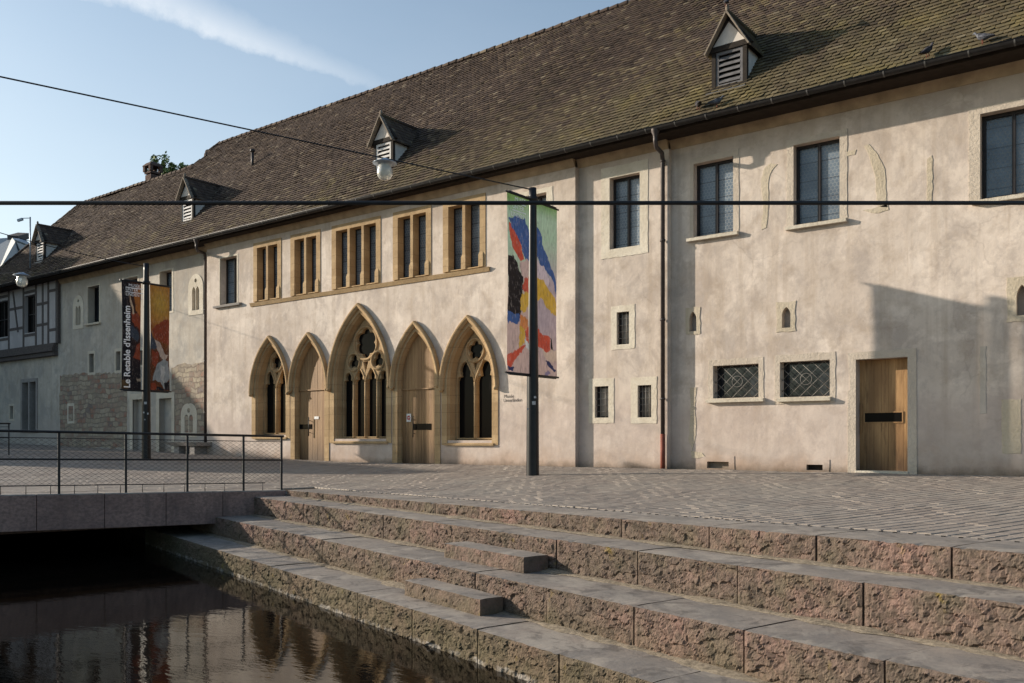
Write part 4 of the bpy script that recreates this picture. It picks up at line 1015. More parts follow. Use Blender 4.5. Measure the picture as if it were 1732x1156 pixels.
for u0, u1, vt, vb in ((225, 243, 676, 758), (270, 291, 674, 764)):
    xa, xb, za, zb = span('A', u0, u1, vt, vb)
    HOLES['A'].append(rect(xa, xb, za-0.2, zb))
    w_ = MB().plate([[(xa-0.22, za-0.2), (xa-0.22, zb+0.24), (xb+0.2, zb+0.24), (xb+0.2, za-0.2), (xb, za-0.2), (xb, zb), (xa, zb), (xa, za-0.2)]], YA-0.03, 0.06).build('walled_up_door', 'pale_stone', conv)
    MB().box(xa-0.02, xb+0.02, YA+0.2, YA+0.22, za-0.3, zb+0.02).build('infill', 'grey_plaster', w_)

# half-timbered wing at the far left
jz0, jz1 = at_y(97, 601, YA-0.1).z, at_y(97, 580, YA-0.1).z
YT = YA-0.12
def T(u, v): p = at_y(u, v, YT); return p.x, p.z
wl_ = MB(); HL = []
for u0, u1, vt, vb in ((-9, 13.5, 510, 571), (41.5, 59.5, 499.5, 563)):
    xa, za = T(u0, vb); xb, zb = T(u1, vt); HL.append(rect(xa, xb, T((u0+u1)/2, vb)[1], T((u0+u1)/2, vt)[1]))
wl_.plate([rect(XL, XA0, jz1-0.02, ZW)]+HL, YT, 0.3)
tw = wl_.build('half_timbered_wall', 'infill_plaster', conv, label='lilac grey half-timbered upper storey')
tb = MB()
def post(u, w_=0.15): x = T(u, 530)[0]; tb.box(x-w_/2, x+w_/2, YT-0.022, YT+0.1, jz1-0.02, ZW)
def rail(ua, ub, v, w_=0.13):
    xa, xb = T(ua, v)[0], T(ub, v)[0]; z = T((ua+ub)/2, v)[1]; tb.box(xa, xb, YT-0.019, YT+0.1, z-w_/2, z+w_/2)
for u in (15.2, 40, 61, 72.5, 82, 97): post(u)
for ua, ub, v in ((61, 82, 514), (61, 82, 549.5), (83, 97, 491.5), (83, 97, 558), (16, 40, 522), (16, 40, 556.5), (40, 61, 494), (40, 61, 567), (-9, 15, 503), (-9, 15, 575)): rail(ua, ub, v)
x_a, z_a = T(22.5, 494); x_b, z_b = T(31, 562); tb.bar((x_a, YT-0.012, z_a), (x_b, YT-0.012, z_b), 0.1, 0.05, Vector((0, 1, 0)))
xq = XA0-0.1
for i in range(9): xx = T(-9, 530)[0]-0.6-i*1.1; tb.box(xx-0.07, xx+0.07, YT-0.021, YT+0.1, jz1-0.02, ZW)
tb.build('timber_frame', 'grey_timber', tw)
for hl_ in HL:
    (xa, za), (xb, _), (_, zb), _ = hl_
    wi_ = MB().plate([rect(xa-0.01, xb+0.01, za-0.01, zb+0.01), rect(xa+0.05, (xa+xb)/2-0.03, za+0.05, (za+zb)/2-0.02), rect((xa+xb)/2+0.03, xb-0.05, za+0.05, (za+zb)/2-0.02), rect(xa+0.05, (xa+xb)/2-0.03, (za+zb)/2+0.02, zb-0.05), rect((xa+xb)/2+0.03, xb-0.05, (za+zb)/2+0.02, zb-0.05)], YT+0.16, 0.05).build('window', 'dark_joinery', tw)
    MB().box(xa-0.01, xb+0.01, YT+0.215, YT+0.23, za-0.01, zb+0.01).build('window_pane', 'black_glass', tw)
jm = MB()
for k_, (pr_, za_, zb_) in enumerate(((0.10, 0.66, 1.0), (0.17, 0.34, 0.64), (0.08, 0.0, 0.32))):
    jm.box(XL, XA0+0.01, YT-pr_, YT+0.3, jz0+(jz1-jz0)*za_, jz0+(jz1-jz0)*zb_)
jm.build('jetty_beam', 'grey_timber', tw)
# lower wing wall openings
YS['L'] = YA+0.02
xa, xb, za, zb = span('L', 38, 61.5, 646, 731)
HOLES['L'].append(rect(xa, xb, za, zb))
w_ = MB().plate([rect(xa-0.15, xb+0.15, za-0.05, zb+0.15), rect(xa+0.02, (xa+xb)/2-0.07, za+0.02, zb-0.02), rect((xa+xb)/2+0.07, xb-0.02, za+0.02, zb-0.02)], YA-0.01, 0.3).build('mullioned_window', 'grey_stone', conv, label='grey stone window of two lights at ground level')
MB().box(xa-0.02, xb+0.02, YA+0.3, YA+0.32, za-0.02, zb+0.02).build('pane', 'black_glass', w_)
window('L', 16.5, 22.5, 687, 709, fr=(0.1, 0.1, 0.1, 0.1), recess=0.3, glass='black_glass', leaves=1, jamb=0.02, label='narrow slit window')

# the wall sections themselves
def wall(sec, x0, x1, mat, z1=ZW):
    MB().plate([rect(x0, x1, -0.7, z1)]+HOLES[sec], YS[sec], 0.62).build('wall', mat, conv)
wall('B', XB0, XB1, 'lime_plaster'); wall('C', XB1, XC1, 'lime_plaster'); wall('D', XC1, XR, 'lime_plaster')
wall('A', XA0, XB0, 'grey_plaster'); wall('L', XL, XA0, 'grey_plaster', jz1)
m = MB(); m.box(XL, XR, 11.0, 11.4, -0.7, ZW); m.box(XR-0.4, XR, 1.3, 11, -0.7, ZW); m.box(XL, XL+0.4, 1.3, 11, -0.7, ZW); m.box(XL+0.5, XR-0.5, 1.4, 1.5, -0.5, ZW-0.3)
m.build('rear_wall', 'grey_plaster', conv)
# cornice under the eaves
for a, b, y in ((XA0, XB0, YA), (XB0, XB1, YB), (XB1, XC1, YC), (XC1, XR, YD)):
    m = MB(); m.hexa([(a, y-0.02, ZW-0.24), (b, y-0.02, ZW-0.24), (b, y+0.1, ZW-0.24), (a, y+0.1, ZW-0.24), (a, y-0.15, ZW-0.03), (b, y-0.15, ZW-0.03), (b, y+0.1, ZW-0.03), (a, y+0.1, ZW-0.03)])
    m.build('cornice', 'cornice_stone', conv)
# inscription on the plaster
for line, u, v in (('Musée', 852.5, 673.5), ('Unterlinden', 851.5, 680.5)):
    p = at_y(u, v, YB-0.004); vs, fs = text_mesh(line, 0.135, offset=0.0)
    MB().add([(p.x+q.x, p.y-q.z*0.6, p.z+q.y) for q in vs], fs).build('inscription', 'ink_grey', conv)

# ------------------------------------------------------------------ the roof
E0 = at_roof
pk = at_roof(140, 342); r_low = at_roof(318, 291); r_mid = at_roof(333, 283); r_mid2 = at_roof(342, 273); r_hi = at_roof(352, 264)
hz = 5.2; HIZ = EZ+SL*(hz-EY)
hipfoot = at_roof(0, 455); tt = (EZ-hipfoot.z)/(pk.z-hipfoot.z); hipx = hipfoot.x+(pk.x-hipfoot.x)*tt
lowZ = (pk.z+r_low.z)/2
def sy(z): return EY+(z-EZ)/SL
rx_hi = r_hi.x
outline = [(hipx, EZ), (XR, EZ), (XR, HIZ), (rx_hi, HIZ-0.03), (rx_hi-0.45, HIZ-0.35), (r_mid.x, (lowZ+HIZ)/2-0.15), (r_low.x, lowZ+0.08), (r_low.x-0.8, lowZ), (pk.x, lowZ)]
rm = MB(); nrm3 = Vector((0, -SL, 1)).normalized()
front = [Vector((x, sy(z), z)) for x, z in outline]
rm.prism([p-nrm3*0.20 for p in front], nrm3*0.10)
roof = rm.build('roof', 'clay_tiles', conv)
bm_ = MB()   # rear slopes and the left hip
bm_.add([(rx_hi, hz, HIZ), (XR, hz, HIZ), (XR, 2*hz-EY, EZ), (rx_hi, 2*hz-EY, EZ)], [(0,1,2,3)])
yl = sy(lowZ)
bm_.add([(pk.x, yl, lowZ), (r_low.x, yl, lowZ), (rx_hi, hz, HIZ), (rx_hi, 2*hz-EY, EZ), (hipx, 2*hz-EY, EZ)], [(0,1,2,3,4)])
bm_.add([(hipx, EY, EZ), (pk.x, yl, lowZ), (hipx, 2*hz-EY, EZ)], [(0,1,2)])
bm_.build('rear_slope', 'clay_tiles', roof)
# individual plain tiles on the front slope
poly = np.array([(x, (z-EZ)*math.sqrt(1+1/SL**2)) for x, z in outline])
def inside(px, ps_):
    r = np.zeros(px.shape, bool); n = len(poly)
    for i in range(n):
        (x1_, y1_), (x2_, y2_) = poly[i], poly[(i+1) % n]
        c = ((y1_ > ps_) != (y2_ > ps_)); xin = (x2_-x1_)*(ps_-y1_)/((y2_-y1_)+1e-12)+x1_
        r ^= c & (px < xin)
    return r
TW, TE = 0.172, 0.150
slen = poly[:, 1].max()
rw = np.arange(0, slen, TE); cl = np.arange(hipx-1, 3.0, TW)
A, B = np.meshgrid(cl, rw, indexing='xy'); A = A+(np.arange(len(rw))[:, None] % 2)*TW/2
A, B = A.ravel(), B.ravel(); k = inside(A, np.maximum(B+0.02, 0.03)); A, B = A[k], B[k]; N = len(A)
A = A+rng.normal(0, 0.004, N); B = B+rng.normal(0, 0.007, N)
# the old roof sags gently
def sag(x, s): return 0.045*np.sin(x*0.55+0.4)*np.sin(s*0.75)+0.03*np.sin(x*0.21+1)*np.sin(s*0.4)+0.012*np.sin(x*2.1+s*1.3)
lift = 0.030+np.abs(rng.normal(0, 0.006, N)); rot = rng.normal(0, 0.03, N); tilt = rng.normal(0, 0.006, N)
shape = [(-0.5, 0.19), (-0.5, 0.035), (-0.36, 0.010), (0.0, 0.0), (0.36, 0.010), (0.5, 0.035), (0.5, 0.19)]
cosA, sinA = 1/math.sqrt(1+SL**2), SL/math.sqrt(1+SL**2)
V = np.zeros((N, 12, 3))
for i, (a, s) in enumerate(shape):
    xx = A+a*(TW-0.006)+rot*s*0.5; ss = B+s+rot*a*TW
    hh = lift*(1-s/0.19)+0.004+tilt*a+sag(A, B)+0.03
    V[:, i, 0] = xx; V[:, i, 1] = EY+ss*cosA-hh*sinA; V[:, i, 2] = EZ+ss*sinA+hh*cosA
for j, i in enumerate((1, 2, 3, 4, 5)):
    hh = -0.02; V[:, 7+j] = V[:, i]; d = 0.021
    V[:, 7+j, 1] += d*sinA; V[:, 7+j, 2] -= d*cosA
fl = [[0,1,2,3,4,5,6]]+[[7+j, 8+j, 2+j, 1+j] for j in range(4)]
cnt = np.tile([7, 4, 4, 4, 4], N); lp = (np.arange(N)[:, None]*12+np.array(sum(fl, []))[None, :]).ravel()
tl = fast_mesh('roof_tiles', V.reshape(-1, 3), lp, cnt, 'clay_tiles', roof); tag(tl, kind='stuff')
# ridge and hip caps
rc = MB()
def caps(a, b, step=0.36):
    a, b = Vector(a), Vector(b); n = max(1, int((b-a).length/step)); d = (b-a)/n
    for i in range(n):
        p, q = a+d*i, a+d*(i+1)*1.0
        up = Vector((0, 0, 1)); side = d.normalized().cross(up).normalized(); ring = []
        for (c, r) in ((p-d*0.12, 0.135), (q, 0.105)):
            ring.append([c+side*r*math.cos(t)+up*(r*math.sin(t)*0.9+0.02) for t in np.linspace(-0.25, math.pi+0.25, 8)])
        j = random.uniform(-.01, .01); ring = [[v+Vector((0, 0, j)) for v in r] for r in ring]
        rc.loft(ring, smooth=True); rc.add(ring[0], [tuple(range(8))])
caps((3, hz, HIZ), (rx_hi, hz, HIZ)); 
last = Vector((rx_hi, hz, HIZ))
for x, z in outline[4:8]:
    nx_ = Vector((x, sy(z), z)); caps(last, nx_, 0.3); last = nx_
caps(last, (pk.x, yl, lowZ)); caps((pk.x, yl, lowZ), (hipx, EY, EZ), 0.34)
rc.build('ridge_caps', 'clay_tiles', roof)
# soffit, gutter with brackets, downpipes
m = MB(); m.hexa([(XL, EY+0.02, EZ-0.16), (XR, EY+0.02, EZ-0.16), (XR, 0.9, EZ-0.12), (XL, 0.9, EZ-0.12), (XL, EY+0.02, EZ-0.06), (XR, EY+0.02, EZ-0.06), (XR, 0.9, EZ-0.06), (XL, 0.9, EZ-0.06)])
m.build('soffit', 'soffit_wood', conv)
gt = MB(); gy, gz_, gr = EY-0.10, EZ-0.03, 0.095
def gut(x): return [(x, gy+gr*math.cos(t), gz_+gr*math.sin(t)) for t in np.linspace(math.pi*1.02, math.pi*1.98, 9)]
gxs = np.linspace(hipx-0.3, XR, 60)
gt.loft([gut(x) for x in gxs], smooth=True)
gt.loft([[(x, gy+(gr-0.008)*math.cos(t), gz_+(gr-0.008)*math.sin(t)) for t in np.linspace(math.pi*1.98, math.pi*1.02, 9)] for x in gxs], smooth=True)
gt.tube([(hipx-0.3, gy-gr, gz_), (XR, gy-gr, gz_)], 0.013, 6)
gut_o = gt.build('gutter', 'gutter_zinc', conv)
for x in np.arange(hipx, XR, 0.78):
    bk = MB(); bk.loft([[(x+s, gy+(gr+0.006)*math.cos(t), gz_+(gr+0.006)*math.sin(t)) for t in np.linspace(math.pi*0.97, math.pi*2.0, 9)] for s in (-0.014, 0.014)], smooth=True)
    bk.build('gutter_bracket', 'lead_flashing', gut_o)
def downpipe(x_top, x, y, zbend, shoe):
    m = MB(); zt = gz_-0.09
    m.lathe((x_top, gy, zt-0.16), [(0.055, 0), (0.06, 0.05), (0.10, 0.14), (0.11, 0.2)], 12)
    pth = [(x_top, gy, zt-0.05), (x_top, gy, zt-0.25), (x_top+(x-x_top)*0.12, gy+(y-gy)*0.12, zt-0.36), (x_top+(x-x_top)*0.88, gy+(y-gy)*0.88, zbend+0.16), (x, y, zbend), (x, y, shoe)]
    m.tube(pth, 0.055, 10)
    z = zbend-0.05
    while z > 0.6: m.lathe((x, y, z), [(0.055, 0), (0.068, 0), (0.068, 0.05), (0.055, 0.05)], 12); z -= 1.95
    d = m.build('downpipe', 'pipe_brown', conv)
    MB().tube([(x, y, shoe), (x, y, -0.1)], 0.06, 10).build('pipe_shoe', 'pipe_red', d)
xt = at_y(1108.5, 225, gy).x; xp = at_y(1121, 600, YC-0.09).x
downpipe(xt, xp, YC-0.09, at_y(1119, 272, YC-0.09).z, 0.85)
xt = at_y(332.5, 410, gy).x; xp = at_y(347.5, 600, YA-0.09).x
downpipe(xt, xp, YA-0.09, at_y(347, 437, YA-0.09).z, 0.35)

# dormers (origin on the roof slope, at the foot of the front)
def dormer(loc, lm, label):
    bw, bh, gh, oh = 0.44, 0.92, 0.78, 0.06
    L = lambda x, y, z: (loc.x+x, loc.y+y, loc.z+z)
    m = MB()
    for s in (-1, 1): m.box(*sorted((loc.x+s*bw, loc.x+s*(bw-0.10))), loc.y, loc.y+0.1, loc.z-0.1, loc.z+bh)
    m.box(loc.x-bw-0.02, loc.x+bw+0.02, loc.y-0.02, loc.y+0.1, loc.z+bh, loc.z+bh+0.13)
    m.box(loc.x-bw-0.02, loc.x+bw+0.02, loc.y-0.04, loc.y+0.1, loc.z-0.04, loc.z+0.06)
    for s in (-1, 1):   # rafters of the gable and top rails of the cheeks
        m.bar(L(s*(bw+0.10), 0.03, bh+0.02), L(0, 0.03, bh+gh-0.06), 0.09, 0.12, Vector((0, 1, 0)))
        m.bar(L(s*(bw-0.04), 0.05, bh+0.03), L(s*(bw-0.04), bh/SL+0.1, bh+0.03), 0.10, 0.14)
    d = m.build('dormer', 'dark_timber', conv, label=label)
    m = MB()
    m.add([L(-bw+0.02, -0.012, bh+0.12), L(bw-0.02, -0.012, bh+0.12), L(0, -0.012, bh+gh-0.05)], [(0,1,2)]); m.build('gable_panel', 'limewash', d)
    for s in (-1, 1): MB().prism([L(s*(bw-0.02), 0.1, 0.08), L(s*(bw-0.02), bh/SL, bh), L(s*(bw-0.02), 0.1, bh)], (s*-0.03, 0, 0)).build('cheek', 'limewash', d)
    m = MB()
    iw = bw-0.11
    m.plate([rect(loc.x-iw, loc.x+iw, loc.z+0.07, loc.z+bh-0.01), rect(loc.x-iw+0.06, loc.x+iw-0.06, loc.z+0.14, loc.z+bh-0.08)], loc.y+0.02, 0.05)
    for i in range(5):
        z = 0.17+i*(bh-0.26)/5
        m.hexa([L(-iw+0.05, 0.02, z), L(iw-0.05, 0.02, z), L(iw-0.05, 0.10, z+0.09), L(-iw+0.05, 0.10, z+0.09), L(-iw+0.05, 0.02, z+0.035), L(iw-0.05, 0.02, z+0.035), L(iw-0.05, 0.10, z+0.12), L(-iw+0.05, 0.10, z+0.12)])
    m.build('louvre', lm, d)
    MB().box(loc.x-iw, loc.x+iw, loc.y+0.13, loc.y+0.15, loc.z, loc.z+bh).build('backing', 'black_glass', d)
    # little gable roof with rows of tiles
    m = MB(); ez, rz = bh-0.06, bh+gh+0.04; ew = bw+oh+0.04; fy = -0.09
    for s in (-1, 1):
        nr = 7
        for r_ in range(nr):
            t0, t1 = r_/nr, (r_+1.25)/nr
            xa_, za_ = s*ew*(1-t0), ez+(rz-ez)*t0; xb_, zb_ = s*ew*(1-min(t1, 1)), ez+(rz-ez)*min(t1, 1)
            ya0, yb0 = za_/SL+0.12, zb_/SL+0.12
            y = fy
            while y < ya0:
                w_ = 0.17; y2 = min(y+w_, max(ya0, y+0.05)); j = random.uniform(0, 0.012)
                e = 0.035+j
                m.hexa([L(xa_, y+0.003, za_-0.0), L(xa_, y2-0.003, za_), L(xb_, y2-0.003, zb_-0.01), L(xb_, y+0.003, zb_-0.01), L(xa_+s*0.012, y+0.003, za_+e), L(xa_+s*0.012, y2-0.003, za_+e), L(xb_, y2-0.003, zb_+0.02), L(xb_, y+0.003, zb_+0.02)])
                y = y2
    m.tube([L(0, fy-0.02, rz+0.03), L(0, rz/SL+0.1, rz+0.03)], 0.06, 8)
    m.build('dormer_roof', 'clay_tiles', d)
    m = MB()
    for s in (-1, 1): m.bar(L(s*(ew+0.01), fy-0.015, ez+0.0), L(0, fy-0.015, rz+0.02), 0.035, 0.15, Vector((0, 1, 0)).cross(Vector((s, 0, -1))) if False else Vector((0, 1, 0)))
    m.ball(L(0, fy, rz+0.10), 0.05, 0.05, 0.1, 8, 6)
    m.build('bargeboard', 'bargeboard', d)
    m = MB(); m.hexa([L(-bw-0.10, -0.12, -0.12), L(bw, -0.12, -0.12), L(bw, 0.0, 0.02), L(-bw-0.10, 0.0, 0.02), L(-bw-0.10, -0.13, -0.075), L(bw, -0.13, -0.075), L(bw, 0.0, 0.055), L(-bw-0.10, 0.0, 0.055)])
    m.build('flashing', 'lead_flashing', d)
    return d
def on_roof(u, v): return at_roof(u, v)+Vector((0, 0, 0.05))
dl = on_roof(1233, 153); dormer(dl, 'louvre_grey', 'large near dormer with dark grey louvres')
for u, v in ((648, 293), (316, 379), (67, 445)): dormer(on_roof(u, v), 'louvre_paint', 'small louvred dormer with whitewashed gable')
# vent pipe and chimney
p = at_roof(427, 283); vp = MB().tube([p-Vector((0, 0, 0.1)), p+Vector((0, 0, 0.62))], 0.06, 8); vp.tube([p+Vector((0, 0, 0.62)), p+Vector((0, 0, 0.72))], 0.10, 8); vp.build('vent_pipe', 'pipe_brown', roof)
p = at_y(258.5, 301, yl+0.9); ch = MB(); cw_ = 0.26
ch.box(p.x-cw_, p.x+cw_, p.y-cw_, p.y+cw_, p.z-1.2, p.z+0.10); ch.box(p.x-cw_-.03, p.x+cw_+.03, p.y-cw_-.03, p.y+cw_+.03, p.z+0.16, p.z+0.26)
for sx in (-1, 1):
    for sy_ in (-1, 1): ch.box(p.x+sx*cw_-0.08, p.x+sx*cw_+0.08, p.y+sy_*cw_-0.08, p.y+sy_*cw_+0.08, p.z+0.26, p.z+0.52)
ch.loft([[(p.x+a*r*0.36, p.y+b*r*0.36, p.z+z) for a, b in ((-1,-1),(1,-1),(1,1),(-1,1))] for r, z in ((1.0, 0.52), (0.98, 0.58), (0.62, 0.72), (0.2, 0.80))], closed=True)
ch.build('chimney', 'brick_chimney', roof)

# ------------------------------------------------------------------ flag poles and banners
def mkpole(u_top, v_top, u_base, v_base, depth, label):
    b = at_d(u_base, v_base, depth); t = at_d(u_base, v_top, depth); b.z = pz(b.x, b.y)
    t_ = thing('banner_pole', label, 'pole', b, 'black banner poles on the square')
    H = t.z-b.z; s = MB()
    s.lathe((b.x, b.y, b.z), [(0.150, -0.05), (0.147, 0.02), (0.135, H*0.3), (0.104, H*0.68), (0.088, H-0.25), (0.085, H-0.02), (0.0, H)], 20)
    s.build('shaft', 'black_lacquer', t_)
    return t_, b, H
def banner(pole, b, y0, y1, zt_, zb_, paint, lettering, label, bulge):
    """cloth hanging in the plane square to the facade (x constant)"""
    bn = thing('banner', label, 'banner', (b.x, (y0+y1)/2, zt_), 'banners on the black poles')
    ny, nz_ = 60, 250; V = []; cols = []
    def bx(s, t): return b.x+bulge*math.sin(math.pi*s)*math.sin(math.pi*t)+0.012*math.sin(7*s+5*t)*math.sin(math.pi*t)
    for j in range(nz_+1):
        for i in range(ny+1):
            s, t = i/ny, j/nz_
            V.append((bx(s, t), y0+(y1-y0)*s-(0.02*math.sin(math.pi*t)*(1-2*s)*-1), zt_+(zb_-zt_)*t)); cols.append(paint(s, t))
    F = [(j*(ny+1)+i, (j+1)*(ny+1)+i, (j+1)*(ny+1)+i+1, j*(ny+1)+i+1) for j in range(nz_) for i in range(ny)]
    m = MB().add(V, F, 0, True); o = m.build('cloth', 'printed_cloth', bn)
    ca = o.data.color_attributes.new('print', 'FLOAT_COLOR', 'POINT')
    ca.data.foreach_set('color', np.array([(*c, 1.0) for c in cols], dtype=np.float32).ravel())
    for z in (zt_, zb_):
        MB().tube([(b.x, y0-0.06, z), (b.x, y1+0.06, z)], 0.022, 8).build('rod', 'black_iron', bn)
    if lettering:
        m = MB()
        for (body, size, s, t, vertical, off, sp) in lettering:
            yy, zz = y0+(y1-y0)*s, zt_+(zb_-zt_)*t
            if body == '-':
                m.box(b.x+bulge+0.004, b.x+bulge+0.008, yy, yy+size, zz-0.012, zz+0.012); continue
            vs, fs = text_mesh(body, size, 'LEFT', off, sp)
            # the +x side of the cloth faces the camera: text runs along +y, or upwards
            if vertical: pts = [(b.x+bulge+0.006+q.z, yy-q.y, zz+q.x) for q in vs]
            else: pts = [(b.x+bulge+0.006+q.z, yy+q.x, zz+q.y) for q in vs]
            m.add(pts, fs)
        m.build('lettering', 'print_white', bn)
    return bn
def nz2d(s, t, k, sc): return noise.fractal(Vector((s*sc, t*sc*3.2, k)), 0.9, 2.1, 4)
def painter(base, blobs, key, ragged=0.075, streak=0.22, dim=1.0):
    """base(t) colour + polygons in (s, t) with ragged brush edges"""
    def inpoly(x, y, pg):
        r = False; n = len(pg)
        for i in range(n):
            (x1, y1), (x2, y2) = pg[i], pg[(i+1) % n]
            if (y1 > y) != (y2 > y) and x < (x2-x1)*(y-y1)/(y2-y1)+x1: r = not r
        return r
    def f(s, t):
        ds, dt = ragged*nz2d(s, t, key, 3), ragged*0.35*nz2d(s, t, key+9, 3)
        c = base(s, t)
        for pg, col in blobs:
            if inpoly(s+ds, t+dt, pg): c = col
        k = dim*(1+streak*nz2d(s*2.2+t, t, key+3, 7))
        # dry-brush drag: thin strokes of the neighbouring paint and of pale ground
        g1 = nz2d(s*1.5+t*2.0, t*0.6-s, key+17, 12)
        if g1 > 0.40: c = lerp(c, (0.45, 0.38, 0.36), min(0.4, (g1-0.40)*1.6))
        g2 = nz2d(s*2.0-t*1.5, t*0.7+s*0.4, key+29, 9)
        if g2 > 0.42: c = lerp(c, (0.04, 0.04, 0.06), min(0.35, (g2-0.42)*1.4))
        lum = 0.3*c[0]+0.6*c[1]+0.1*c[2]
        return tuple(max(0.003, min(1, (lum+(x-lum)*0.95)*k)) for x in c)
    return f
def lerp(a, b, t): t = max(0, min(1, t)); return tuple(x+(y-x)*t for x, y in zip(a, b))
GREEN, LGREEN, BLUE, RED, ORANGE, YEL, BLK, PINK, LIL, WHT, NAVY = (0.16, 0.30, 0.08), (0.38, 0.52, 0.38), (0.05, 0.10, 0.27), (0.50, 0.075, 0.04), (0.55, 0.20, 0.06), (0.56, 0.34, 0.04), (0.022, 0.017, 0.017), (0.52, 0.37, 0.34), (0.42, 0.33, 0.37), (0.58, 0.58, 0.58), (0.03, 0.035, 0.10)
pole1, b1, H1 = mkpole(900, 317, 901, 797, 20.2, 'black banner pole with colourful abstract banners, standing before the plain plaster')
def yfor(u, X):  # y on the plane x = X seen at column u
    d = ray(u, 500); return CY+X/d.x*d.y
def zat(u, v, X): d = ray(u, v); return CZ+X/d.x*d.z
X1 = b1.x
ZT, ZB_ = zat(900, 338, X1)-0.0, zat(900, 636, X1)
left1 = painter(lambda s, t: lerp(lerp(GREEN, (0.26, 0.40, 0.14), s), lerp(LGREEN, PINK, (t-0.3)*3), (t-0.03)*14), [
    ([(0.0, 0.15), (0.3, 0.13), (0.75, 0.12), (1.0, 0.18), (1.0, 0.36), (0.8, 0.35), (0.5, 0.26), (0.2, 0.2)], BLUE), ([(0.02, 0.17), (0.35, 0.21), (0.62, 0.30), (0.74, 0.35), (0.6, 0.37), (0.35, 0.33), (0.15, 0.27)], RED),
    ([(0.55, 0.38), (1, 0.34), (1, 0.5), (0.7, 0.48)], PINK), ([(0, 0.355), (0.25, 0.345), (0.45, 0.40), (0.68, 0.45), (0.6, 0.6), (0.5, 0.68), (0.0, 0.70)], BLK), ([(0, 0.66), (0.5, 0.66), (0.4, 0.72), (0, 0.73)], BLUE),
    ([(0.72, 0.46), (1, 0.45), (1, 0.56), (0.62, 0.54)], RED), ([(0.6, 0.56), (1, 0.53), (1, 0.60), (0.8, 0.66), (0.5, 0.64)], YEL), ([(0.5, 0.66), (0.95, 0.69), (0.9, 0.76), (0.45, 0.74)], ORANGE), ([(0.45, 0.73), (0.75, 0.75), (0.75, 0.82), (0.5, 0.85)], YEL),
    ([(0.75, 0.76), (1, 0.74), (1, 0.82), (0.85, 0.81)], RED), ([(0.7, 0.80), (1.0, 0.82), (1, 0.86), (0.88, 0.86)], WHT), ([(0.55, 0.84), (0.85, 0.84), (0.35, 0.92), (0.1, 0.98), (0, 0.97), (0, 0.90)], RED), ([(0.0, 0.975), (0.3, 0.975), (0.2, 1.0), (0, 1.0)], NAVY)], 1.3)
right1 = painter(lambda s, t: lerp(lerp(GREEN, LGREEN, t*12), lerp(LIL, PINK, (t-0.7)*4), (t-0.2)*4), [
    ([(0, 0.13), (0.15, 0.16), (0.5, 0.31), (1.0, 0.45), (1.0, 0.53), (0.75, 0.44), (0.3, 0.36), (0, 0.32)], BLUE), ([(0, 0.34), (0.35, 0.36), (0.6, 0.44), (0.5, 0.47), (0, 0.46)], (0.55, 0.45, 0.50)), ([(0.0, 0.44), (0.35, 0.44), (0.7, 0.51), (1.0, 0.57), (1.0, 0.64), (0.6, 0.62), (0.25, 0.54), (0, 0.56)], YEL),
    ([(0, 0.73), (0.3, 0.75), (0.62, 0.77), (0.66, 0.85), (0.3, 0.85), (0, 0.84)], RED), ([(0.64, 0.77), (0.72, 0.77), (0.85, 0.85), (0.72, 0.86)], BLK), ([(0.48, 0.91), (0.62, 0.905), (0.85, 0.95), (1, 0.965), (0.7, 0.965)], NAVY), ([(0.4, 0.985), (0.6, 0.97), (0.7, 1), (0.4, 1)], (0.22, 0.17, 0.28)), ([(0.3, 0.85), (1, 0.84), (1, 0.92), (0.6, 0.91)], (0.56, 0.42, 0.34))], 4.1)
yA, yB = yfor(857.5, X1), yfor(895.5, X1); yC, yD = yfor(905.5, X1), yfor(942, X1)
def brackets(t_, b, zs_, ya, yb):
    for z in zs_:
        m = MB(); m.tube([(b.x, ya+0.05, z), (b.x, yb-0.05, z)], 0.026, 8); m.lathe((b.x, b.y, z-0.04), [(0.10, 0), (0.125, 0), (0.125, 0.10), (0.09, 0.10)], 14)
        m.build('bracket', 'black_iron', t_)
brackets(pole1, b1, (ZT, ZB_), yA, yD)
wban = yB-yA
lt = [('MUSÉE', 0.135, 0.28, 0.040, False, 0.0, 1.0), ('-', 0.5, 0.18, 0.050, False, 0, 1), ('UNTER', 0.135, 0.18, 0.083, False, 0.0, 1.0), ('-', 0.5, 0.18, 0.094, False, 0, 1), ('LINDEN', 0.135, 0.12, 0.128, False, 0.0, 1.0)]
banner(pole1, b1, yA, yB, ZT-0.02, ZB_+0.02, left1, lt, 'green, blue, red and black abstract banner lettered UNTER LINDEN, left of the near pole', 0.03)
banner(pole1, b1, yC, yD, ZT-0.02, ZB_+0.02, right1, None, 'pale green, yellow, red and lilac abstract banner without lettering, right of the near pole', 0.03)
# small stickers on the pole
st_ = MB()
for u, v, w_, h_ in ((905, 672, 0.05, 0.05), (903, 682, 0.08, 0.08), (893, 692, 0.03, 0.04)):
    p = at_d(u, v, 20.2-0.138); st_.bar(p-Vector((0, 0, h_/2)), p+Vector((0, 0, h_/2)), w_, 0.004, Vector((CS, SN, 0)).cross(Vector((0, 0, 1))))
st_.build('sticker', 'sticker_grey', pole1)

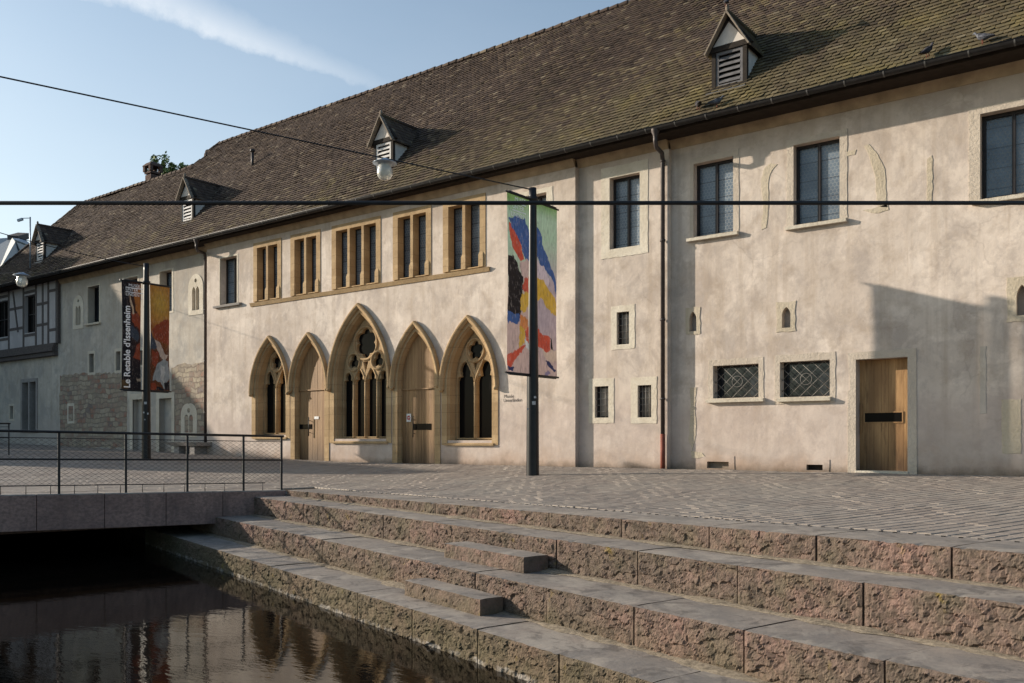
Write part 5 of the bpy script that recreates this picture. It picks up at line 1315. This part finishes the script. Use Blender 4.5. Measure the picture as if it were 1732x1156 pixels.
pole2, b2, H2 = mkpole(244, 445, 247.5, 768, 29.6, 'black banner pole with dark red and gold banners, before the stone masonry')
X2 = b2.x; ZT2_, ZB2_ = zat(246, 479, X2), zat(246, 662, X2)
DK, GOLD, OR2, DR, BL2, FLESH, BRN = (0.012, 0.012, 0.018), (0.42, 0.26, 0.045), (0.34, 0.12, 0.025), (0.22, 0.045, 0.02), (0.04, 0.055, 0.085), (0.48, 0.36, 0.26), (0.10, 0.035, 0.015)
left2 = painter(lambda s, t: lerp(DK, lerp(BRN, DK, t*1.2), s*1.3-0.3), [
    ([(0.62, 0.05), (1, 0.02), (1, 0.34), (0.8, 0.30), (0.66, 0.18)], OR2), ([(0.5, 0.28), (0.8, 0.29), (1, 0.36), (1, 0.46), (0.75, 0.42), (0.55, 0.36)], DR), ([(0.35, 0.40), (0.6, 0.40), (0.95, 0.5), (0.8, 0.56), (0.4, 0.52)], BL2),
    ([(0.4, 0.12), (0.46, 0.13), (0.6, 0.24), (0.66, 0.30), (0.58, 0.30), (0.44, 0.2)], FLESH), ([(0.75, 0.58), (1, 0.56), (1, 0.72), (0.6, 0.70)], DR), ([(0.0, 0.9), (0.4, 0.91), (0.3, 0.99), (0, 1)], (0.10, 0.065, 0.03)), ([(0.75, 0.89), (1, 0.89), (1, 0.93), (0.8, 0.92)], (0.25, 0.22, 0.18))], 7.7, 0.06, 0.25, 0.62)
def b2base(s, t):
    d = math.hypot((s-0.5)*0.8, (t-0.17)*3.0); return lerp(GOLD, lerp(OR2, BRN, (t-0.3)*3), d*1.6-0.2)
right2 = painter(b2base, [
    ([(0.05, 0.42), (0.45, 0.36), (0.9, 0.30), (1, 0.34), (1, 0.56), (0.6, 0.54), (0.3, 0.5)], DR), ([(0, 0.44), (0.25, 0.52), (0.4, 0.6), (0, 0.62)], BL2), ([(0.2, 0.5), (0.45, 0.54), (0.7, 0.64), (0.98, 0.66), (0.7, 0.72), (0.45, 0.66)], (0.40, 0.33, 0.30)), ([(0.1, 0.62), (0.4, 0.62), (0.3, 0.78), (0.1, 0.74)], DR),
    ([(0.12, 0.9), (0.35, 0.74), (0.62, 0.70), (0.95, 0.72), (1.0, 0.86), (0.7, 0.97), (0.55, 0.93), (0.35, 0.9)], (0.24, 0.28, 0.32)), ([(0.5, 0.74), (0.75, 0.76), (0.7, 0.92), (0.55, 0.88)], (0.36, 0.39, 0.42)), ([(0, 0.92), (0.3, 0.93), (0.3, 1), (0, 1)], DR), ([(0.7, 0.92), (1, 0.9), (1, 1), (0.75, 0.99)], DK), ([(0.3, 0.96), (0.7, 0.97), (0.7, 1), (0.3, 1)], DK)], 9.2, 0.07, 0.3, 0.66)
yA, yB = yfor(205.5, X2), yfor(238.5, X2); yC, yD = yfor(253.5, X2), yfor(287, X2)
brackets(pole2, b2, (ZT2_, ZB2_), yA, yD)
lt2 = [('MUSÉE', 0.135, 0.33, 0.050, False, 0.0, 1.0), ('-', 0.62, 0.18, 0.060, False, 0, 1), ('UNTER', 0.135, 0.18, 0.090, False, 0.0, 1.0), ('-', 0.62, 0.18, 0.101, False, 0, 1), ('LINDEN', 0.135, 0.18, 0.135, False, 0.0, 1.0),
       ("Le Retable d'Issenheim", 0.30, 0.40, 0.985, True, 0.006, 0.98)]
banner(pole2, b2, yA, yB, ZT2_-0.02, ZB2_+0.02, left2, lt2, "dark banner lettered Le Retable d'Issenheim, left of the far pole", 0.03)
banner(pole2, b2, yC, yD, ZT2_-0.02, ZB2_+0.02, right2, None, 'gold, red and pale blue painted banner without lettering, right of the far pole', 0.03)
st2 = MB()
for u, v, w_, h_ in ((246, 682, 0.09, 0.08), (243, 698, 0.05, 0.05), (250, 700, 0.05, 0.06), (245, 710, 0.04, 0.04)):
    p = at_d(u, v, 29.6-0.14); st2.bar(p-Vector((0, 0, h_/2)), p+Vector((0, 0, h_/2)), w_, 0.004, Vector((CS, SN, 0)).cross(Vector((0, 0, 1))))
st2.build('sticker', 'sticker_grey', pole2)

# ------------------------------------------------------------------ wires and hanging lamps
def wire(pts, r, label, sagm=0.0, name='overhead_wire'):
    a, b = Vector(pts[0]), Vector(pts[-1]); L = [a.lerp(b, t)-Vector((0, 0, sagm*4*t*(1-t))) for t in np.linspace(0, 1, 24)]
    o = MB().tube(L, r, 6).build(name, 'black_iron', None, a); return tag(o, label, 'cable', 'cables over the square')
wa = Vector((b1.x, b1.y, b1.z+H1-0.06)); wb0 = at_d(0, 130, 15.4); wb = wa+(wb0-wa)*2.0
lam1 = at_d(653.5, 272, 18.55)
wire((wa, wa+(wb0-wa)*3.6), 0.015, 'thin cable rising from the near banner pole, carrying the bigger globe lamp', 0.0)
c2 = Vector((b2.x, b2.y, b2.z+H2-0.12)); c3 = at_d(-40, 382, 26.8)
wire((c2, c3), 0.013, 'thin cable from the far banner pole past the leftmost dormer', 0.1)
def lamp(top, label, s=1.0, tilt=0.0):
    t = thing('hanging_lamp', label, 'lamp', top, 'globe lamps hung over the square')
    m = MB(); m.lathe(top, [(0.0, 0.02*s), (0.05*s, 0.02*s), (0.12*s, -0.02*s), (0.25*s, -0.075*s), (0.255*s, -0.085*s), (0.15*s, -0.075*s), (0.13*s, -0.12*s), (0.0, -0.12*s)], 24); m.build('shade', 'lamp_cap', t)
    m = MB(); m.lathe(top, [(0.128*s, -0.10*s), (0.135*s, -0.16*s), (0.158*s, -0.22*s), (0.165*s, -0.28*s), (0.155*s, -0.345*s), (0.12*s, -0.40*s), (0.06*s, -0.435*s), (0.0, -0.445*s)], 24); m.build('globe', 'lamp_glass', t)
    return t
# put the lamp's crown on the wire
tl_ = None
for t in np.linspace(0, 1, 2000):
    q = wa.lerp(wb0, t); d = q-Vector((0, CY, CZ)); x = d.x*CS+d.y*SN; y = -d.x*SN+d.y*CS
    if PU+FPX*x/y <= 651: tl_ = q; break
lamp(tl_-Vector((0, 0, 0.02)), 'large glass globe lamp hanging in front of the second dormer')
l2 = at_d(37, 462, 27.5)
lamp(l2, 'small glass globe lamp hanging at the far left before the eaves')
eg = at_y(100, 461, gy); wire((l2+Vector((0, 0, 0.02)), eg), 0.008, 'short thin cable from the far left globe lamp to the gutter', 0.03)
wire((l2+Vector((0, 0, 0.02)), l2+(l2-eg)*2.2), 0.006, 'thin cable running off the picture left of the small globe lamp', 0.03)
# taut black cable across the square, close to the camera
ca_, cb_ = at_d(-2600, 344, 9.0), at_d(3400, 343.5, 9.0)
o = MB().tube([ca_, at_d(866, 343.7, 9.0), cb_], 0.0215, 8).build('overhead_cable', 'black_iron', None, ca_); tag(o, 'thick taut black cable stretched level across the whole view', 'cable')

# ------------------------------------------------------------------ bench, mast, pigeons, far building, tree
b = at_y(320, 760, YA-0.55); zb = pz(b.x, b.y)
xa, xb = at_y(290, 758, YA-0.55).x, at_y(347, 758, YA-0.55).x
bt = thing('stone_bench', 'weathered grey stone bench against the masonry wall by the downpipe', 'bench', ((xa+xb)/2, YA-0.55, zb))
MB().hexa([(xa+0.5, YA-0.85, zb+0.30), (xb-0.02, YA-0.85, zb+0.30), (xb-0.02, YA-0.15, zb+0.30), (xa+0.5, YA-0.15, zb+0.30), (xa, YA-0.95, zb+0.44), (xb, YA-0.95, zb+0.44), (xb, YA-0.1, zb+0.44), (xa, YA-0.1, zb+0.44)]).build('seat', 'grey_stone', bt)
for fx in (0.32, 0.78):
    xm = xa+(xb-xa)*fx; MB().box(xm-0.16, xm+0.16, YA-0.78, YA-0.2, zb-0.05, zb+0.30).build('leg', 'grey_stone', bt)
mp_ = on_roof(62, 447); mt_ = thing('camera_mast', 'slim mast with a small camera fixed in front of the leftmost dormer', 'mast', mp_)
top = mp_+Vector((0, -0.3, 2.15)); MB().tube([mp_+Vector((0, -0.3, -0.3)), top], 0.035, 8).build('pole', 'lamp_cap', mt_)
MB().bar(top+Vector((0, 0, -0.05)), top+Vector((-0.42, -0.25, -0.05)), 0.03, 0.03).build('arm', 'lamp_cap', mt_)
m = MB(); cpt = top+Vector((-0.42, -0.25, -0.12)); m.bar(cpt+Vector((0.1, 0.05, 0.03)), cpt+Vector((-0.14, -0.07, -0.03)), 0.10, 0.11); m.build('camera_head', 'lamp_cap', mt_)

def pigeon(p, ang, label, mat, s=1.0, up=0.0):
    t = thing('pigeon', label, 'bird', p, 'pigeons on the roof')
    ca, sa = math.cos(ang), math.sin(ang)
    def L(x, y, z): x, y, z = x*s, y*s, z*s; return (p.x+x*ca-y*sa, p.y+x*sa+y*ca, p.z+z)
    # one continuous body: tail - rump - belly - breast - neck - head - beak
    st = [(-0.20, 0.10, 0.012, 0.03), (-0.15, 0.105, 0.018, 0.035), (-0.09, 0.115, 0.045, 0.05), (-0.02, 0.125, 0.068, 0.07), (0.05, 0.135, 0.066, 0.072), (0.10, 0.165, 0.05, 0.055), (0.125, 0.205, 0.032, 0.034), (0.14, 0.235, 0.03, 0.03), (0.165, 0.24, 0.022, 0.022), (0.185, 0.232, 0.007, 0.007), (0.205, 0.225, 0.002, 0.002)]
    rings = []
    for x, z, rz_, ry_ in st:
        rings.append([L(x, ry_*math.cos(a)*0.95, z+up*x+rz_*math.sin(a)) for a in np.linspace(0, 2*math.pi, 10, endpoint=False)])
    MB().loft(rings, closed=True, smooth=True).build('body', mat, t)
    for sd_ in (-1, 1):
        m = MB(); m.loft([[L(0.07-0.27*k, sd_*(0.066-0.025*k), 0.15-0.05*k+up*(0.07-.27*k)+0.05*(1-k*0.8)*math.sin(a)) for a in np.linspace(0, 2*math.pi, 8, endpoint=False)] for k in np.linspace(0, 1, 6)], closed=True, smooth=True); m.build('wing', mat, t)
        MB().tube([L(0.01, sd_*0.025, 0.07), L(0.02, sd_*0.025, -0.01)], 0.007*s, 5).build('leg', 'pipe_red', t)
for u, v, a, lab, mt in ((1213, 188, 0.5, 'grey pigeon with raised tail perched just above the gutter below the large dormer', 'pigeon_grey'), (1183, 192, 2.2, 'small dark pigeon left of the tail-up pigeon above the gutter', 'pigeon_dark'),
                         (1569, 104, 1.1, 'dark upright pigeon above the gutter right of the large dormer', 'pigeon_dark'), (1664, 82, 3.0, 'grey pigeon nearest the right picture edge above the gutter', 'pigeon_grey')):
    q = at_roof(u, v); pigeon(q+Vector((0, -0.05, 0.075)), a, lab, mt, 1.0, 0.35 if 'upright' in lab else 0)
pigeon(dl+Vector((0, -0.15, 1.87)), 2.0, 'dark pigeon sitting on the ridge end of the large dormer', 'pigeon_dark', 0.9, 0.4)

# far blue-roofed building behind the hip
def cpt3(u, v, d): return at_d(u, v, d)
hb_ = thing('blue_roofed_building', 'distant building with a blue metal roof beyond the left end of the convent', 'building', at_d(-20, 746, 85))
dd = 85.0; P = lambda u, v, d=dd: at_d(u, v, d)
apx = P(26, 409, 88); el, er = P(-95, 412, 84), P(72, 440, 100); bl, brr, bm2 = P(-110, 500, 84), P(110, 500, 100), P(-20, 505, 80)
m = MB(); m.add([apx, P(-5, 463, 80), P(30, 500, 82), P(85, 500, 95), P(64, 421, 102)], [(0,1,2,3,4)]); m.add([apx, P(64, 421, 102), P(38, 403, 108), P(20, 402, 106)], [(0,1,2,3)])
m.build('roof_slope', 'zinc_blue', hb_)
m = MB(); m.add([apx, P(20, 402, 106), P(-120, 412, 92), P(-120, 480, 76), P(-5, 463, 80)], [(0,1,2,3,4)]); m.build('roof', 'pale_roof', hb_)
m = MB(); m.tube([apx+Vector((0,0,.1)), P(40, 441, 92)], 0.08, 6); m.tube([apx+Vector((0,0,.1)), P(62, 420, 101)], 0.1, 6); m.build('ridge_trim', 'pale_roof', hb_)
a_ = P(22, 404, 104); m = MB(); m.bar(a_, P(40, 399, 108), 1.2, 0.7); m.build('roof_box', 'grey_timber', hb_)
m = MB(); q0, q1, q2, q3 = P(-120, 480, 76), P(-5, 463, 80), P(30, 500, 82), P(85, 500, 95)
m.add([q0, q1, q2, q3, Vector((q0.x, q0.y, -1)), Vector((q1.x, q1.y, -1)), Vector((q2.x, q2.y, -1)), Vector((q3.x, q3.y, -1))], [(0,1,5,4), (1,2,6,5), (2,3,7,6)]); m.build('wall', 'townhouse_wall', hb_)

# tree whose crown shows over the ridge
tp = at_y(291, 279, 9.5)
tr = thing('courtyard_tree', 'green tree crown peeping over the ridge right of the chimney', 'tree', (tp.x, tp.y, 0))
m = MB(); m.tube([(tp.x, tp.y, -0.5), (tp.x+0.1, tp.y, 5), (tp.x, tp.y, tp.z-1.6)], [0.22, 0.16, 0.07], 8)
for i in range(14):
    a = random.uniform(0, 6.28); e = Vector((tp.x+math.cos(a)*random.uniform(0.5, 1.1), tp.y+math.sin(a)*random.uniform(0.5, 1.1), tp.z+random.uniform(-0.9, 0.4)))
    m.tube([(tp.x, tp.y, tp.z-2.2), (Vector((tp.x, tp.y, tp.z-1.8))+e)/2, e], [0.05, 0.03, 0.012], 5)
m.build('trunk', 'bark', tr)
m = MB()
cl_ = [(Vector((random.gauss(0, 0.45), random.gauss(0, 0.45), random.gauss(-0.5, 0.35))), random.uniform(0.15, 0.32)) for _ in range(46)]
for c, r in cl_:
    for _ in range(46):
        q = Vector((random.gauss(0, 1), random.gauss(0, 1), random.gauss(0, 1))).normalized()*r*random.uniform(0.3, 1.0)+c+Vector((tp.x, tp.y, tp.z))
        n = Vector((random.gauss(0, 1), random.gauss(0, 1), random.gauss(0, 1))).normalized(); t1 = n.orthogonal().normalized(); t2 = n.cross(t1); sz = random.uniform(0.06, 0.12)
        m.add([q-t1*sz, q-t2*sz*0.5, q+t1*sz, q+t2*sz*0.5], [(0,1,2,3)])
m.build('crown', 'leaf_green', tr)

# ------------------------------------------------------------------ townhouses across the square on the left (out of view; their shadow falls on the convent's left part)
sA, cA = math.sin(SUN_AZ), math.cos(SUN_AZ); Q0 = -58.0
def SP(xi, q, z): return Vector((q*cA+xi*sA, q*sA-xi*cA, z))
ztop = lambda eta: (eta-Q0*math.sin(SUN_EL))/math.cos(SUN_EL)
def townhouse(prof, label):
    """prof: list of (xi, z) gable profile; extruded away from the sun"""
    xm = sum(p[0] for p in prof)/len(prof); t = thing('townhouse', label, 'building', SP(xm, Q0, -0.5), 'townhouses across the square')
    base = [(prof[0][0], -2.0)]+prof+[(prof[-1][0], -2.0)]
    m = MB(); v = SP(0, -9, 0)-SP(0, 0, 0); m.prism([SP(x, Q0, z) for x, z in base], v); m.build('wall', 'townhouse_wall', t)
    r = MB(); zz = Vector((0, 0, 0.12))
    for (x0_, z0_), (x1_, z1_) in zip(prof[:-1], prof[1:]):
        r.hexa([SP(x0_, Q0+0.0, z0_), SP(x1_, Q0, z1_), SP(x1_, Q0-9.3, z1_), SP(x0_, Q0-9.3, z0_), SP(x0_, Q0, z0_)+zz, SP(x1_, Q0, z1_)+zz, SP(x1_, Q0-9.3, z1_)+zz, SP(x0_, Q0-9.3, z0_)+zz])
    r.build('roof', 'townhouse_roof', t)
townhouse([(-24, ztop(-3.6)), (-17.5, ztop(-2.9)), (-14.2, ztop(-2.3)), (-12.9, ztop(-4.6)), (-10.5, ztop(-7.3))], 'plain townhouse with a long level ridge across the square')
townhouse([(-10.3, ztop(-7.3)), (-2.9, ztop(-4.5)), (-2.35, ztop(-5.0))], 'plain townhouse with a steep gable across the square')
